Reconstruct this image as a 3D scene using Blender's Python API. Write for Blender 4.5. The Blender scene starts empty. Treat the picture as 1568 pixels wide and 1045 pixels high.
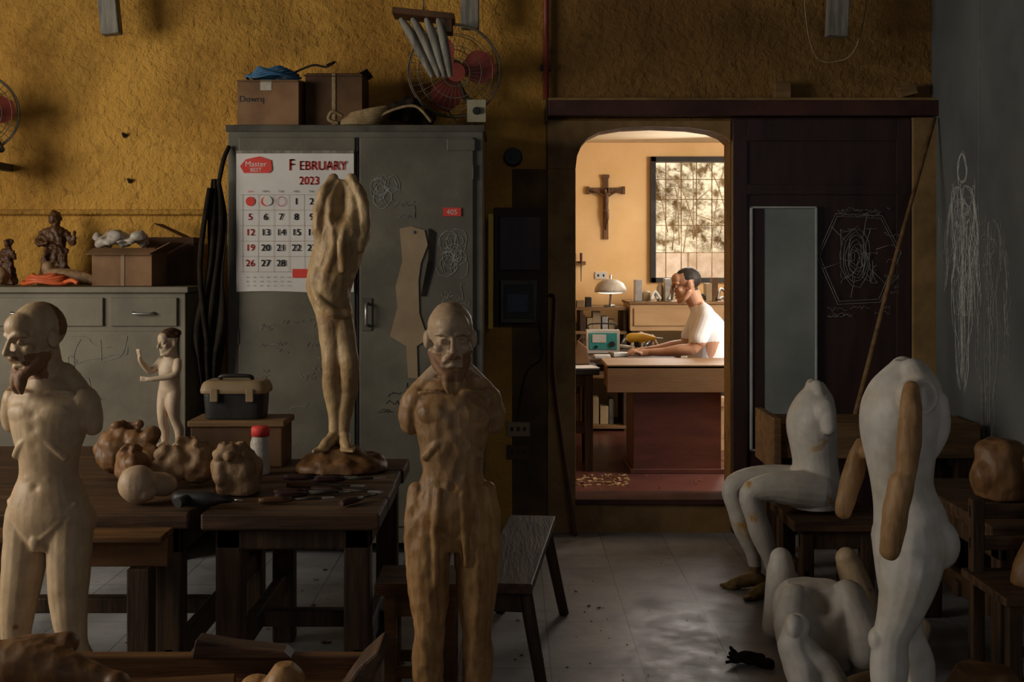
import bpy, math, random
from mathutils import Vector, Matrix, noise
random.seed(7)
S=bpy.context.scene
COL=S.collection
S.view_settings.view_transform='Standard'
pi=math.pi

# ---------------------------------------------------------------- materials
def ramp(nt,fac,stops):
    r=nt.nodes.new('ShaderNodeValToRGB'); e=r.color_ramp.elements
    while len(e)<len(stops): e.new(.5)
    for k,(p,c) in enumerate(stops):
        e[k].position=p; e[k].color=(c[0],c[1],c[2],1) if not isinstance(c,(int,float)) else (c,c,c,1)
    nt.links.new(fac,r.inputs[0]); return r.outputs[0]
def mixc(nt,fac,a,b,mode='MIX'):
    m=nt.nodes.new('ShaderNodeMix'); m.data_type='RGBA'; m.blend_type=mode
    for sock,v in ((m.inputs[0],fac),(m.inputs[6],a),(m.inputs[7],b)):
        if isinstance(v,(int,float)): sock.default_value=v
        elif isinstance(v,tuple): sock.default_value=(v[0],v[1],v[2],1)
        else: nt.links.new(v,sock)
    return m.outputs[2]
def nz(nt,vec,scale,detail=5,rough=.55,dist=0):
    n=nt.nodes.new('ShaderNodeTexNoise'); n.inputs['Scale'].default_value=scale
    n.inputs['Detail'].default_value=detail; n.inputs['Roughness'].default_value=rough
    n.inputs['Distortion'].default_value=dist
    nt.links.new(vec,n.inputs['Vector']); return n.outputs[0]
def base(name,rough,metal=0,spec=.3):
    m=bpy.data.materials.new(name); m.use_nodes=True; nt=m.node_tree
    b=nt.nodes['Principled BSDF']; b.inputs['Roughness'].default_value=rough
    b.inputs['Metallic'].default_value=metal; b.inputs['Specular IOR Level'].default_value=spec
    tc=nt.nodes.new('ShaderNodeTexCoord'); mp=nt.nodes.new('ShaderNodeMapping')
    nt.links.new(tc.outputs['Object'],mp.inputs[0])
    return m,nt,b,mp
def bumpn(nt,b,h,st,dist=.01):
    bp=nt.nodes.new('ShaderNodeBump'); bp.inputs['Strength'].default_value=st; bp.inputs['Distance'].default_value=dist
    nt.links.new(h,bp.inputs['Height']); nt.links.new(bp.outputs[0],b.inputs['Normal'])
def mat(name,c1,c2,scale=6,rough=.6,bump=.2,bscale=40,stretch=(1,1,1),metal=0,spec=.3,lo=.35,hi=.65,bd=.01,grime=0):
    m,nt,b,mp=base(name,rough,metal,spec); mp.inputs['Scale'].default_value=stretch
    n=nz(nt,mp.outputs[0],scale); c=ramp(nt,n,[(lo,c1),(hi,c2)])
    if grime:
        g=nz(nt,mp.outputs[0],scale*.35+1,6,.65); c=mixc(nt,grime,c,ramp(nt,g,[(.38,.12),(.6,1.)]),'MULTIPLY')
    nt.links.new(c,b.inputs['Base Color'])
    if bump: bumpn(nt,b,nz(nt,mp.outputs[0],bscale,4),bump,bd)
    return m
def wood(name,c1,c2,axis='X',rough=.6,grime=.3,sc=5):
    st={'X':(.6,6,6),'Y':(6,.6,6),'Z':(6,6,.6)}[axis]
    return mat(name,c1,c2,sc,rough,.35,12,st,grime=grime)
def statue(name,pale,dark,lo=.45,hi=.7,knots=.0,grain=.0,rough=.5,kc=(.12,.05,.015),nsc=4,carve=.15,chis=0):
    m,nt,b,mp=base(name,rough,0,.35)
    v=mp.outputs[0]
    c=ramp(nt,nz(nt,v,nsc,6,.6,.6),[(lo,pale),(hi,dark)])
    f=ramp(nt,nz(nt,v,22,4),[(.3,.75),(.7,1.1)]); c=mixc(nt,.6,c,f,'MULTIPLY')
    if grain:
        m2=nt.nodes.new('ShaderNodeMapping'); m2.inputs['Scale'].default_value=(1,1,.09)
        nt.links.new(v,m2.inputs[0])
        c=mixc(nt,grain,c,ramp(nt,nz(nt,m2.outputs[0],55,4,.6,.4),[(.38,(.35,.25,.16)),(.56,(1,1,1))]),'MULTIPLY')
    if chis:
        vo=nt.nodes.new('ShaderNodeTexVoronoi'); vo.inputs['Scale'].default_value=chis
        m3=nt.nodes.new('ShaderNodeMapping'); m3.inputs['Scale'].default_value=(1,1,.4)
        nt.links.new(v,m3.inputs[0]); nt.links.new(m3.outputs[0],vo.inputs['Vector'])
        c=mixc(nt,.45,c,ramp(nt,vo.outputs['Color'],[(.15,.55),(.8,1.15)]),'MULTIPLY')
    if knots:
        vo=nt.nodes.new('ShaderNodeTexVoronoi'); vo.inputs['Scale'].default_value=knots
        nt.links.new(v,vo.inputs['Vector'])
        k=ramp(nt,vo.outputs['Distance'],[(.08,.85),(.12,0.)]); c=mixc(nt,k,c,kc)
    nt.links.new(c,b.inputs['Base Color'])
    bumpn(nt,b,nz(nt,v,30,5,.6),carve,.012)
    return m
def emis(name,c,s):
    m,nt,b,mp=base(name,.6); b.inputs['Base Color'].default_value=(*c,1)
    b.inputs['Emission Color'].default_value=(*c,1); b.inputs['Emission Strength'].default_value=s
    return m
def stucco(name,c1,c2,c3,bs=1.0):
    m,nt,b,mp=base(name,.85,0,.15); v=mp.outputs[0]
    c=ramp(nt,nz(nt,v,1.6,6,.6,.3),[(.3,c1),(.6,c2)])
    st=ramp(nt,nz(nt,v,.9,7,.7,.8),[(.36,.4),(.56,1.)])
    c=mixc(nt,.7,c,st,'MULTIPLY')
    c=mixc(nt,ramp(nt,nz(nt,v,9,5,.7),[(.56,0.),(.75,.75)]),c,c3)
    nt.links.new(c,b.inputs['Base Color'])
    h1=nz(nt,v,26,3,.5,.4); h2=nz(nt,v,90,2)
    a=nt.nodes.new('ShaderNodeMath'); a.operation='MULTIPLY_ADD'; nt.links.new(h2,a.inputs[0]); a.inputs[1].default_value=.3
    nt.links.new(h1,a.inputs[2]); bumpn(nt,b,a.outputs[0],bs,.02)
    return m

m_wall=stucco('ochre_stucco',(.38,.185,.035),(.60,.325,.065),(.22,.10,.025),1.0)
m_wall_shade=stucco('shaded_ochre_stucco',(.17,.085,.025),(.27,.145,.042),(.08,.038,.014),.8)  # same ochre wall, with the shadow right of the pipe put into its colours
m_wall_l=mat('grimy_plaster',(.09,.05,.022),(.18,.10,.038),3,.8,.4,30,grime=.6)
m_casing=mat('door_casing_paint',(.22,.125,.045),(.34,.20,.075),4,.7,.3,30,grime=.45)
m_room2=mat('cream_ochre_paint',(.72,.46,.20),(.82,.56,.28),2,.8,.1,30)
m_ceil2=mat('cream_ceiling',(.75,.62,.42),(.85,.72,.5),2,.8,.1,30)
m_floor2=mat('red_floor',(.10,.035,.028),(.15,.055,.042),2,.3,.05,30,spec=.5)
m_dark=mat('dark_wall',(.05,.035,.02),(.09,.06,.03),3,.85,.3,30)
m_cab=mat('grey_metal_paint',(.105,.092,.066),(.155,.138,.10),3,.5,.08,60,spec=.4,grime=.35)
m_cab2=mat('olive_metal_paint',(.17,.145,.10),(.245,.21,.145),3,.55,.08,60,spec=.4,grime=.3)
m_edge=mat('worn_metal_edge',(.05,.045,.035),(.1,.09,.065),8,.6,.1,60)
m_steel=mat('steel',(.3,.29,.27),(.5,.48,.44),10,.35,.05,60,metal=.8)
m_rust=mat('rusty_wire',(.10,.075,.05),(.2,.16,.11),10,.6,.05,60)
m_black=mat('black_plastic',(.012,.011,.01),(.03,.027,.024),10,.5,.1,60)
m_card=mat('cardboard',(.20,.105,.05),(.28,.155,.075),5,.8,.1,40,grime=.3)
m_card_d=mat('cardboard_dark',(.09,.045,.02),(.14,.07,.03),5,.8,.1,40,grime=.3)
m_door=mat('dark_brown_door',(.024,.011,.009),(.042,.019,.014),4,.45,.1,40,stretch=(4,4,.6),spec=.3)
m_lintel=mat('dark_red_beam',(.035,.012,.01),(.07,.025,.018),5,.6,.2,30)
m_pale=mat('pale_painted_wood',(.18,.165,.135),(.29,.265,.21),8,.7,.2,40,stretch=(5,5,.6),grime=.4)
m_frame=mat('white_frame',(.30,.30,.28),(.4,.4,.37),8,.6,0)
m_board=mat('chalkboard_green_grey',(.105,.115,.115),(.15,.16,.155),1.3,.55,.05,60,spec=.35,grime=.25)
m_chalk=mat('chalk',(.22,.22,.20),(.36,.36,.33),30,.9,0)
m_chalk_b=mat('chalk_bright',(.40,.40,.37),(.6,.6,.55),30,.9,0)
m_paper=mat('calendar_paper',(.62,.58,.54),(.72,.68,.63),3,.7,.05,20)
m_red=mat('red_ink',(.62,.045,.035),(.72,.07,.05),10,.6,0)
m_ink=mat('black_ink',(.02,.02,.02),(.04,.04,.04),10,.6,0)
m_kraft=mat('kraft_paper',(.25,.175,.105),(.33,.24,.145),5,.8,.1,30)
m_bench=wood('dark_bench_wood',(.05,.024,.011),(.12,.06,.026),'X',.6,.5)
m_benchy=wood('dark_bench_wood_y',(.05,.024,.012),(.12,.06,.026),'Y',.6,.5)
m_benchz=wood('dark_leg_wood',(.035,.017,.008),(.09,.045,.018),'Z',.6,.5)
m_orange=wood('orange_plank_wood',(.12,.05,.016),(.21,.095,.03),'X',.55,.4)
m_crate=wood('crate_wood',(.17,.09,.036),(.27,.15,.06),'X',.65,.4)
m_desk=mat('tan_desk_board',(.36,.22,.105),(.44,.28,.14),3,.5,.1,20,stretch=(1,4,4))
m_desk2=mat('brown_desk_board',(.26,.155,.075),(.33,.20,.10),3,.5,.1,20,stretch=(1,4,4))
m_deskd=mat('red_brown_desk',(.10,.034,.022),(.15,.052,.032),4,.4,.1,30,stretch=(1,4,4),spec=.5)
m_blue=mat('blue_rope_plastic',(.03,.10,.2),(.06,.18,.32),10,.5,.1,60)
m_rope=mat('jute_rope',(.22,.15,.07),(.34,.24,.12),30,.8,.3,90)
m_org=mat('orange_plastic',(.5,.09,.03),(.65,.14,.045),10,.45,0)
m_plas=mat('white_plastic_bag',(.34,.29,.24),(.5,.45,.37),10,.45,.5,30)
m_redb=mat('red_fan_blade',(.22,.04,.03),(.32,.065,.04),8,.4,0)
m_cloth=mat('dark_cloth',(.010,.008,.006),(.03,.022,.015),8,.9,.3,60,spec=.1)
m_yel=mat('yellow_paint',(.6,.38,.04),(.7,.46,.06),10,.5,0)
m_white=mat('white_plastic',(.5,.49,.45),(.62,.6,.55),8,.5,0)
m_ivory=mat('aged_ivory_plastic',(.28,.25,.16),(.38,.34,.22),8,.5,0)
m_teal=mat('teal_panel',(.03,.25,.24),(.06,.34,.32),8,.4,0)
m_screen=mat('blue_screen',(.02,.04,.07),(.03,.06,.10),8,.15,0,spec=.7)
m_glass=mat('dusty_mirror',(.14,.155,.145),(.26,.275,.25),1.6,.22,.03,10,spec=.8,lo=.3,hi=.6)
m_tan=mat('tan_plastic',(.24,.165,.085),(.31,.22,.12),8,.5,.05)
m_skin=mat('skin',(.50,.27,.17),(.58,.33,.21),10,.5,.05,80)
m_shirt=mat('white_shirt',(.80,.81,.84),(.88,.89,.92),6,.85,.25,14)
m_trs=mat('dark_trousers',(.03,.035,.05),(.05,.055,.07),8,.85,.2)
m_hair=mat('black_hair',(.012,.010,.009),(.035,.028,.024),40,.5,.4,90)
m_cur=mat('dark_brown_curls',(.04,.018,.009),(.08,.035,.016),40,.6,.4,90)
m_conc=mat('concrete',(.3,.29,.27),(.45,.43,.4),6,.8,.2,30)
m_leaf=mat('hillside_foliage',(.16,.09,.03),(.85,.72,.50),9,.9,.8,25,lo=.38,hi=.60,bd=.05)
m_block=mat('sunlit_block_wall',(.46,.30,.18),(.74,.56,.40),5,.9,.4,20)
m_twig=mat('dry_branch',(.30,.20,.10),(.45,.32,.18),10,.8,.1)
m_green=mat('green_tool',(.03,.13,.06),(.05,.2,.1),10,.5,0)

s_white=statue('white_primed_statue',(.64,.585,.51),(.52,.44,.33),.45,.75,0,0,.5)
s_whitest=statue('white_primed_stained',(.62,.565,.49),(.56,.30,.07),.58,.66,0,0,.5,nsc=5)
s_cream=statue('cream_wood_statue',(.56,.40,.235),(.43,.27,.13),.4,.75,11,.14,.5,kc=(.22,.09,.035))
s_beard=statue('brown_carved_hair',(.28,.14,.06),(.18,.08,.03),.4,.7,0,.3,.6,carve=.5)
s_head=statue('pale_head_wood',(.47,.33,.205),(.36,.23,.12),.45,.75,0,.1,.5)
s_torso=statue('brown_torso_wood',(.44,.26,.115),(.24,.12,.042),.36,.66,0,.3,.5,nsc=7,carve=.25)
s_legs=statue('orange_leg_wood',(.48,.265,.095),(.27,.13,.042),.38,.66,0,.4,.5,nsc=6,carve=.2)
s_hang=statue('ochre_carved_wood',(.52,.36,.18),(.34,.20,.08),.36,.66,0,.15,.5,nsc=7,carve=.35)
s_arm=statue('raw_arm_wood',(.42,.24,.10),(.27,.13,.045),.4,.7,6,.35,.55,nsc=6)
s_foot=statue('gilt_brown_feet',(.33,.22,.08),(.16,.09,.03),.4,.65,0,.2,.5,nsc=14,carve=.5)
s_dark=statue('dark_old_wood',(.11,.05,.02),(.05,.022,.01),.4,.7,0,.2,.5)
s_warm=statue('warm_brown_wood',(.24,.12,.045),(.13,.055,.02),.4,.7,0,.3,.5,chis=30)
s_lump=statue('rough_block_wood',(.34,.21,.105),(.20,.10,.04),.4,.7,0,.3,.6,chis=28,carve=.5)

def tile_mat():
    m,nt,b,mp=base('grey_floor_tiles',.42,0,.5); v=mp.outputs[0]
    br=nt.nodes.new('ShaderNodeTexBrick'); br.offset=0; br.inputs['Scale'].default_value=1
    br.inputs['Brick Width'].default_value=.345; br.inputs['Row Height'].default_value=.6
    br.inputs['Mortar Size'].default_value=.003; br.inputs['Mortar Smooth'].default_value=.3
    br.inputs['Color1'].default_value=(.30,.295,.30,1); br.inputs['Color2'].default_value=(.36,.355,.36,1)
    br.inputs['Mortar'].default_value=(.13,.125,.12,1)
    mp.inputs['Location'].default_value=(.035,.13,0)
    nt.links.new(v,br.inputs[0])
    c=mixc(nt,.85,br.outputs[0],ramp(nt,nz(nt,v,2.2,8,.7,.5),[(.3,.45),(.62,1.05)]),'MULTIPLY')
    c=mixc(nt,ramp(nt,nz(nt,v,14,6,.7),[(.62,0.),(.74,.6)]),c,(.10,.09,.08))
    nt.links.new(c,b.inputs['Base Color'])
    r=ramp(nt,nz(nt,v,5,6,.7),[(.3,.28),(.7,.6)]); nt.links.new(r,b.inputs['Roughness'])
    bumpn(nt,b,nz(nt,v,40,4),.12,.005)
    return m
m_tile=tile_mat()

# ---------------------------------------------------------------- geometry helpers
def cat(pts,n):
    out=[]; P=[tuple(p) for p in pts]
    if len(P)==2: n=1
    for i in range(len(P)-1):
        p0=P[max(i-1,0)];p1=P[i];p2=P[i+1];p3=P[min(i+2,len(P)-1)]
        for k in range(n):
            t=k/n
            out.append(tuple(.5*((2*b)+(-a+c)*t+(2*a-5*b+4*c-d)*t*t+(-a+3*b-3*c+d)*t**3) for a,b,c,d in zip(p0,p1,p2,p3)))
    out.append(P[-1]); return out
def T(loc=(0,0,0),rz=0,rx=0,ry=0,s=1):
    return Matrix.Translation(loc)@Matrix.Rotation(math.radians(rz),4,'Z')@Matrix.Rotation(math.radians(ry),4,'Y')@Matrix.Rotation(math.radians(rx),4,'X')@Matrix.Scale(s,4)
class B:
    def __init__(s,name,M=None):
        s.name=name; s.v=[];s.f=[];s.mi=[];s.sm=[];s.mats=[]; s.M=M or Matrix()
    def add(s,vs,fs,m,smooth=False,loc=None):
        o=len(s.v); MM=s.M@loc if loc is not None else s.M
        s.v+= [MM@Vector(v) for v in vs]
        if m not in s.mats: s.mats.append(m)
        i=s.mats.index(m)
        for k,f in enumerate(fs):
            s.f.append([o+a for a in f]); s.mi.append(i); s.sm.append(smooth if not isinstance(smooth,list) else smooth[k])
        return s
    def box(s,x0,x1,y0,y1,z0,z1,m,rx=0,ry=0,rz=0):
        c=((x0+x1)/2,(y0+y1)/2,(z0+z1)/2); a,b,d=abs(x1-x0)/2,abs(y1-y0)/2,abs(z1-z0)/2
        vs=[(i*a,j*b,k*d) for i in(-1,1) for j in(-1,1) for k in(-1,1)]
        fs=[(0,1,3,2),(4,6,7,5),(0,4,5,1),(2,3,7,6),(0,2,6,4),(1,5,7,3)]
        return s.add(vs,fs,m,False,T(c,rz,rx,ry))
    def rings(s,R,m,cap=True,closed=False):
        n=len(R[0]); vs=[v for r in R for v in r]; fs=[];sm=[]
        K=len(R) if closed else len(R)-1
        for i in range(K):
            i2=(i+1)%len(R)
            for j in range(n):
                j2=(j+1)%n; fs.append((i*n+j,i*n+j2,i2*n+j2,i2*n+j)); sm.append(True)
        if cap and not closed:
            fs.append(tuple(range(n))[::-1]); fs.append(tuple((len(R)-1)*n+j for j in range(n))); sm+=[False,False]
        return s.add(vs,fs,m,sm)
    def tube(s,pts,r,m,n=8,closed=False,cap=True,flat=1):
        P=[Vector(p[:3]) for p in pts]; R=[]
        rr=[r]*len(P) if isinstance(r,(int,float)) else r
        up=None
        for i,p in enumerate(P):
            if closed: t=P[(i+1)%len(P)]-P[i-1]
            else: t=P[min(i+1,len(P)-1)]-P[max(i-1,0)]
            if t.length<1e-9: t=Vector((0,0,1))
            t.normalize()
            if up is None:
                a=Vector((0,1,0)) if abs(t.y)<.9 else Vector((1,0,0)); up=(a-t*a.dot(t)).normalized()
            else:
                u2=up-t*up.dot(t)
                up=u2.normalized() if u2.length>1e-6 else up
            w=t.cross(up)
            R.append([p+(w*math.cos(2*pi*k/n)+up*math.sin(2*pi*k/n)*flat)*rr[i] for k in range(n)])
        return s.rings(R,m,cap,closed)
    def cyl(s,p0,p1,r0,r1,m,n=20): return s.tube([p0,p1],[r0,r1],m,n)
    def lathe(s,c,prof,m,n=24,loc=None):
        R=[[(c[0]+r*math.cos(2*pi*k/n),c[1]+r*math.sin(2*pi*k/n),c[2]+z) for k in range(n)] for r,z in prof]
        return s.rings(R,m)
    def ball(s,c,r,m,rx=0,ry=0,rz=0,n=18,k=11):
        if isinstance(r,(int,float)): r=(r,r,r)
        R=[]
        for i in range(1,k):
            a=-pi/2+pi*i/k
            R.append([(r[0]*math.cos(a)*math.cos(2*pi*j/n),r[1]*math.cos(a)*math.sin(2*pi*j/n),r[2]*math.sin(a)) for j in range(n)])
        vs=[v for q in R for v in q]; L=len(R)
        fs=[(i*n+j,i*n+(j+1)%n,(i+1)*n+(j+1)%n,(i+1)*n+j) for i in range(L-1) for j in range(n)]
        vs+=[(0,0,-r[2]),(0,0,r[2])]
        fs+=[(L*n,(j+1)%n,j) for j in range(n)]+[(L*n+1,(L-1)*n+j,(L-1)*n+(j+1)%n) for j in range(n)]
        return s.add(vs,fs,m,True,T(c,rz,rx,ry))
    def limb(s,pts,m=None,n=16,it=4,flat=1):
        m=m or s.m; P=cat(pts,it)
        s.tube([p[:3] for p in P],[p[3] for p in P],m,n,flat=flat)
        s.ball(pts[0][:3],pts[0][3]*.99,m); s.ball(pts[-1][:3],pts[-1][3]*.99,m); return s
    def vloft(s,rows,m=None,n=28,it=4,sq=1.0):
        m=m or s.m; R=[]
        for cx,cy,z,rx,ry in cat(rows,it):
            ring=[]
            for k in range(n):
                a=2*pi*k/n; c_,s_=math.cos(a),math.sin(a)
                ring.append((cx+rx*math.copysign(abs(c_)**sq,c_),cy+ry*math.copysign(abs(s_)**sq,s_),z))
            R.append(ring)
        return s.rings(R,m)
    def prism(s,poly,y0,y1,m,plane='XZ'):
        n=len(poly)
        if plane=='XZ': f=lambda p,d:(p[0],d,p[1])
        elif plane=='YZ': f=lambda p,d:(d,p[0],p[1])
        else: f=lambda p,d:(p[0],p[1],d)
        vs=[f(p,y0) for p in poly]+[f(p,y1) for p in poly]
        fs=[tuple(range(n)),tuple(range(2*n-1,n-1,-1))]+[(i,i+n,(i+1)%n+n,(i+1)%n) for i in range(n)]
        return s.add(vs,fs,m)
    def text(s,txt,x,y,z,size,m,align='CENTER',sx=1):
        cu=bpy.data.curves.new('t','FONT'); cu.body=txt; cu.size=size; cu.align_x=align; cu.resolution_u=3
        ob=bpy.data.objects.new('t',cu); COL.objects.link(ob)
        dg=bpy.context.evaluated_depsgraph_get(); me=bpy.data.meshes.new_from_object(ob.evaluated_get(dg))
        s.add([(x+v.co.x*sx,y,z+v.co.y) for v in me.vertices],[tuple(p.vertices) for p in me.polygons],m)
        bpy.data.objects.remove(ob); bpy.data.meshes.remove(me); bpy.data.curves.remove(cu); return s
    def mesh(s,recalc=True):
        me=bpy.data.meshes.new(s.name); me.from_pydata([tuple(v) for v in s.v],[],s.f)
        for m in s.mats: me.materials.append(m)
        me.polygons.foreach_set('material_index',s.mi); me.polygons.foreach_set('use_smooth',s.sm); me.update()
        if recalc:
            import bmesh
            bm=bmesh.new(); bm.from_mesh(me); bmesh.ops.recalc_face_normals(bm,faces=bm.faces); bm.to_mesh(me); bm.free()
        return me
    def place(s,me,parent=None):
        xs=[v.co for v in me.vertices]
        lo=Vector((min(v.x for v in xs),min(v.y for v in xs),min(v.z for v in xs)))
        hi=Vector((max(v.x for v in xs),max(v.y for v in xs),max(v.z for v in xs)))
        o=Vector(((lo.x+hi.x)/2,(lo.y+hi.y)/2,lo.z)); me.transform(Matrix.Translation(-o))
        ob=bpy.data.objects.new(s.name,me); COL.objects.link(ob); ob.location=o
        if parent:
            ob.parent=parent; ob.location=o-parent.location
        return ob
    def done(s,bevel=0,parent=None,recalc=True):
        ob=s.place(s.mesh(recalc),parent)
        if bevel:
            b=ob.modifiers.new('bevel','BEVEL'); b.width=bevel; b.segments=2; b.limit_method='ANGLE'; b.angle_limit=math.radians(50)
            b.harden_normals=False
        return ob
class Body(B):
    """many overlapping anatomical volumes fused into ONE continuous skin"""
    def __init__(s,name,M=None): super().__init__(name,M); s.m=m_skin; s.dents=[]
    def dent(s,c,r,vec):
        s.dents.append((s.M@Vector(c),r*s.M.median_scale,s.M.to_3x3()@Vector(vec)))
    def fuse(s,mats,voxel=.005,smooth=3,classify=None,parent=None,chisel=0,cs=12,gouge=0,gs=30,gmask=None):
        s.mats=[m_skin]; s.mi=[0]*len(s.f)
        me=s.mesh(); tmp=bpy.data.objects.new('tmp',me); COL.objects.link(tmp)
        r=tmp.modifiers.new('r','REMESH'); r.mode='VOXEL'; r.voxel_size=voxel; r.use_smooth_shade=True
        sm=tmp.modifiers.new('s','SMOOTH'); sm.factor=.5; sm.iterations=smooth
        dg=bpy.context.evaluated_depsgraph_get(); out=bpy.data.meshes.new_from_object(tmp.evaluated_get(dg))
        bpy.data.objects.remove(tmp)
        inv=s.M.inverted()
        if s.dents:
            for v in out.vertices:
                c0=v.co.copy()
                for c,r_,vec in s.dents:
                    d=(c0-c).length
                    if d<r_*2.5: v.co+=vec*math.exp(-(d/r_)**2)
        if chisel or gouge:
            ns=[v.normal.copy() for v in out.vertices]
            for v,nn in zip(out.vertices,ns):
                d=chisel*noise.noise(v.co*cs) if chisel else 0
                if gouge:
                    k=gmask(inv@v.co) if gmask else 1
                    if k:
                        p=v.co; q=Vector((p.x*gs,p.y*gs,p.z*gs*.55)); ds=noise.voronoi(q)[0]
                        d+=gouge*k*(min(ds[0],.8)-.45)
                v.co+=nn*d
        out.materials.clear()
        for m in mats: out.materials.append(m)
        for p in out.polygons:
            p.use_smooth=True
            p.material_index=classify(inv@p.center) if classify else 0
        out.name=s.name
        return s.place(out,parent)
    def head(s,M,beard=0,hair=0,neck=True,rough=False):
        old=s.M; s.M=old@M
        s.ball((0,.018,.035),(.074,.094,.083)); s.ball((0,-.028,-.03),(.056,.058,.085))
        s.ball((0,-.066,-.1),(.024,.022,.02)); s.ball((0,-.045,.05),(.055,.05,.045))
        for k in(-1,1):
            s.limb([(k*.056,.0,-.045,.018),(k*.042,-.035,-.085,.018),(k*.016,-.066,-.1,.016)])
            s.ball((k*.042,-.058,-.022),(.02,.02,.016)); s.ball((k*.030,-.080,.001),(.0135,.010,.0085))
            s.ball((k*.012,-.096,-.031),.008); s.ball((k*.078,.014,-.004),(.009,.02,.03),rz=k*-15)
            s.limb([(k*.052,-.062,.022,.007),(k*.03,-.083,.027,.009),(k*.008,-.088,.022,.008)])
            s.dent((k*.018,-.088,.004),.010,(0,.008,0)); s.dent((k*.031,-.090,.016),.009,(0,.006,0)); s.dent((k*.047,-.078,.0),.010,(0,.006,0)); s.dent((k*.031,-.090,-.016),.012,(0,.005,0))
            s.dent((k*.027,-.085,-.045),.012,(0,.004,0))
        s.limb([(0,-.086,.02,.007),(0,-.101,-.005,.009),(0,-.112,-.027,.011)])
        s.limb([(-.022,-.078,-.060,.005),(0,-.091,-.056,.006),(.022,-.078,-.060,.005)])
        s.limb([(-.018,-.078,-.073,.005),(0,-.089,-.073,.007),(.018,-.078,-.073,.005)])
        for x in (-.018,-.009,0,.009,.018): s.dent((x,-.092+abs(x)*.3,-.066),.0055,(0,.005,0))
        if neck: s.limb([(0,.02,-.05,.053),(0,.03,-.12,.05),(0,.035,-.19,.055)])
        if beard:
            s.limb([(-.054,-.02,-.045,.012),(-.046,-.045,-.075,.015),(-.026,-.072,-.098,.018),(0,-.080,-.108,.021),(.026,-.072,-.098,.018),(.046,-.045,-.075,.015),(.054,-.02,-.045,.012)])
            s.limb([(-.032,-.076,-.068,.006),(-.014,-.092,-.05,.007),(0,-.097,-.047,.006),(.014,-.092,-.05,.007),(.032,-.076,-.068,.006)])
            for k in(-1,1): s.limb([(k*.014,-.08,-.11,.021),(k*.016,-.088,-.138,.016),(k*.010,-.085,-.16,.008)])
        s.M=old
    def ball(s,c,r,m=None,rx=0,ry=0,rz=0,n=18,k=11): return super().ball(c,r,m or s.m,rx,ry,rz,n,k)
    def foot(s,x,y,z0=0,dx=.01,L=.17,sc=1):
        s.limb([(x,y+.035,z0+.03,.03*sc),(x,y,z0+.045,.032*sc),(x+dx*.5,y-.06,z0+.032,.028*sc),(x+dx,y-L*.62,z0+.018,.022*sc)])
        for k in range(5):
            xx=x+dx+(k-2)*.013*sc*(1 if dx>=0 else -1)*-1
            s.limb([(xx,y-L*.6,z0+.014,.011*sc),(xx+dx*.2,y-L*(.88-.04*k),z0+.009,.0085*sc)],n=8)

# ---------------------------------------------------------------- room shell
b=B('floor'); b.box(-5,2.6,-2.2,7.0,-.12,0,m_tile); b.done()
arch=[(.357,2.05),(.365,2.12),(.39,2.18),(.43,2.225),(.50,2.26),(.62,2.28),(.80,2.288),(1.0,2.28),(1.12,2.262),(1.19,2.235),(1.228,2.20)]
b=B('wall_back')
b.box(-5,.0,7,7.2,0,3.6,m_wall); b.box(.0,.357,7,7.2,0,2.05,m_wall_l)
b.box(.0,.19,7,7.2,2.05,3.6,m_wall); b.box(.19,.357,7,7.2,2.05,3.6,m_wall_shade)
b.prism([(.357,3.6)]+arch+[(1.228,3.6)],7,7.2,m_wall_shade)
b.box(1.228,2.6,7,7.2,0,3.6,m_wall_shade); b.box(.357,1.228,7,7.2,0,.18,m_casing); b.done()
b=B('wall_right'); b.box(2.385,2.6,-2.2,7.0,0,3.6,m_dark); b.done()
b=B('wall_left'); x0,x1=-5.2,-5
b.box(x0,x1,-2.2,1.6,0,3.6,m_wall); b.box(x0,x1,4.6,7,0,3.6,m_wall); b.box(x0,x1,1.6,4.6,0,1.2,m_wall); b.box(x0,x1,1.6,4.6,3.0,3.6,m_wall); b.done()
b=B('wall_front'); b.box(-5,2.38,-2.2,-2.0,0,3.6,m_wall_l); b.done()
b=B('ceiling'); b.box(-5.2,2.6,-2.2,7.2,3.6,3.7,m_dark); b.done()
b=B('window_1')
for y in (1.6,3.07,4.53): b.box(-5.16,-5.08,y,y+.07,1.2,3.0,m_pale)
for z in (1.2,2.1,2.93): b.box(-5.15,-5.09,1.6,4.6,z,z+.07,m_pale)
b.done()
b=B('trim_1'); b.box(.2,.357,6.97,7.0,0,2.05,m_casing)
b.prism([(.2,2.05),(.2,2.32),(1.228,2.32)]+arch[::-1],6.97,7.0,m_casing)
b.box(.357,1.228,6.96,7.22,.165,.195,m_lintel); b.done(.004)
b=B('trim_2'); b.box(.2,2.36,6.86,7.0,2.335,2.42,m_lintel); b.box(.2,2.36,6.9,7.0,2.42,2.44,m_casing)
b.box(.19,.2,6.9,7,2.3,2.44,m_lintel); b.done(.005)
b=B('trim_3'); b.box(-4.9,-1.48,6.955,7.0,1.79,1.82,m_wall); b.done(.01)
b=B('trim_4'); b.box(2.225,2.37,6.9,7.0,0,2.33,m_casing); b.done(.005)
b=B('floor_inner_room'); b.box(-1.2,3.4,7.2,10.7,.0,.18,m_floor2)
b.done()
b=B('wall_inner_back')
y0,y1=10.5,10.65
b.box(-1.2,1.17,y0,y1,.18,2.53,m_room2); b.box(2.25,3.4,y0,y1,.18,2.53,m_room2)
b.box(1.17,2.25,y0,y1,.18,1.36,m_room2); b.box(1.17,2.25,y0,y1,2.40,2.53,m_room2); b.done()
b=B('wall_inner_left'); b.box(-1.2,-1.05,7.2,10.5,.18,2.53,m_room2); b.done()
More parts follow.
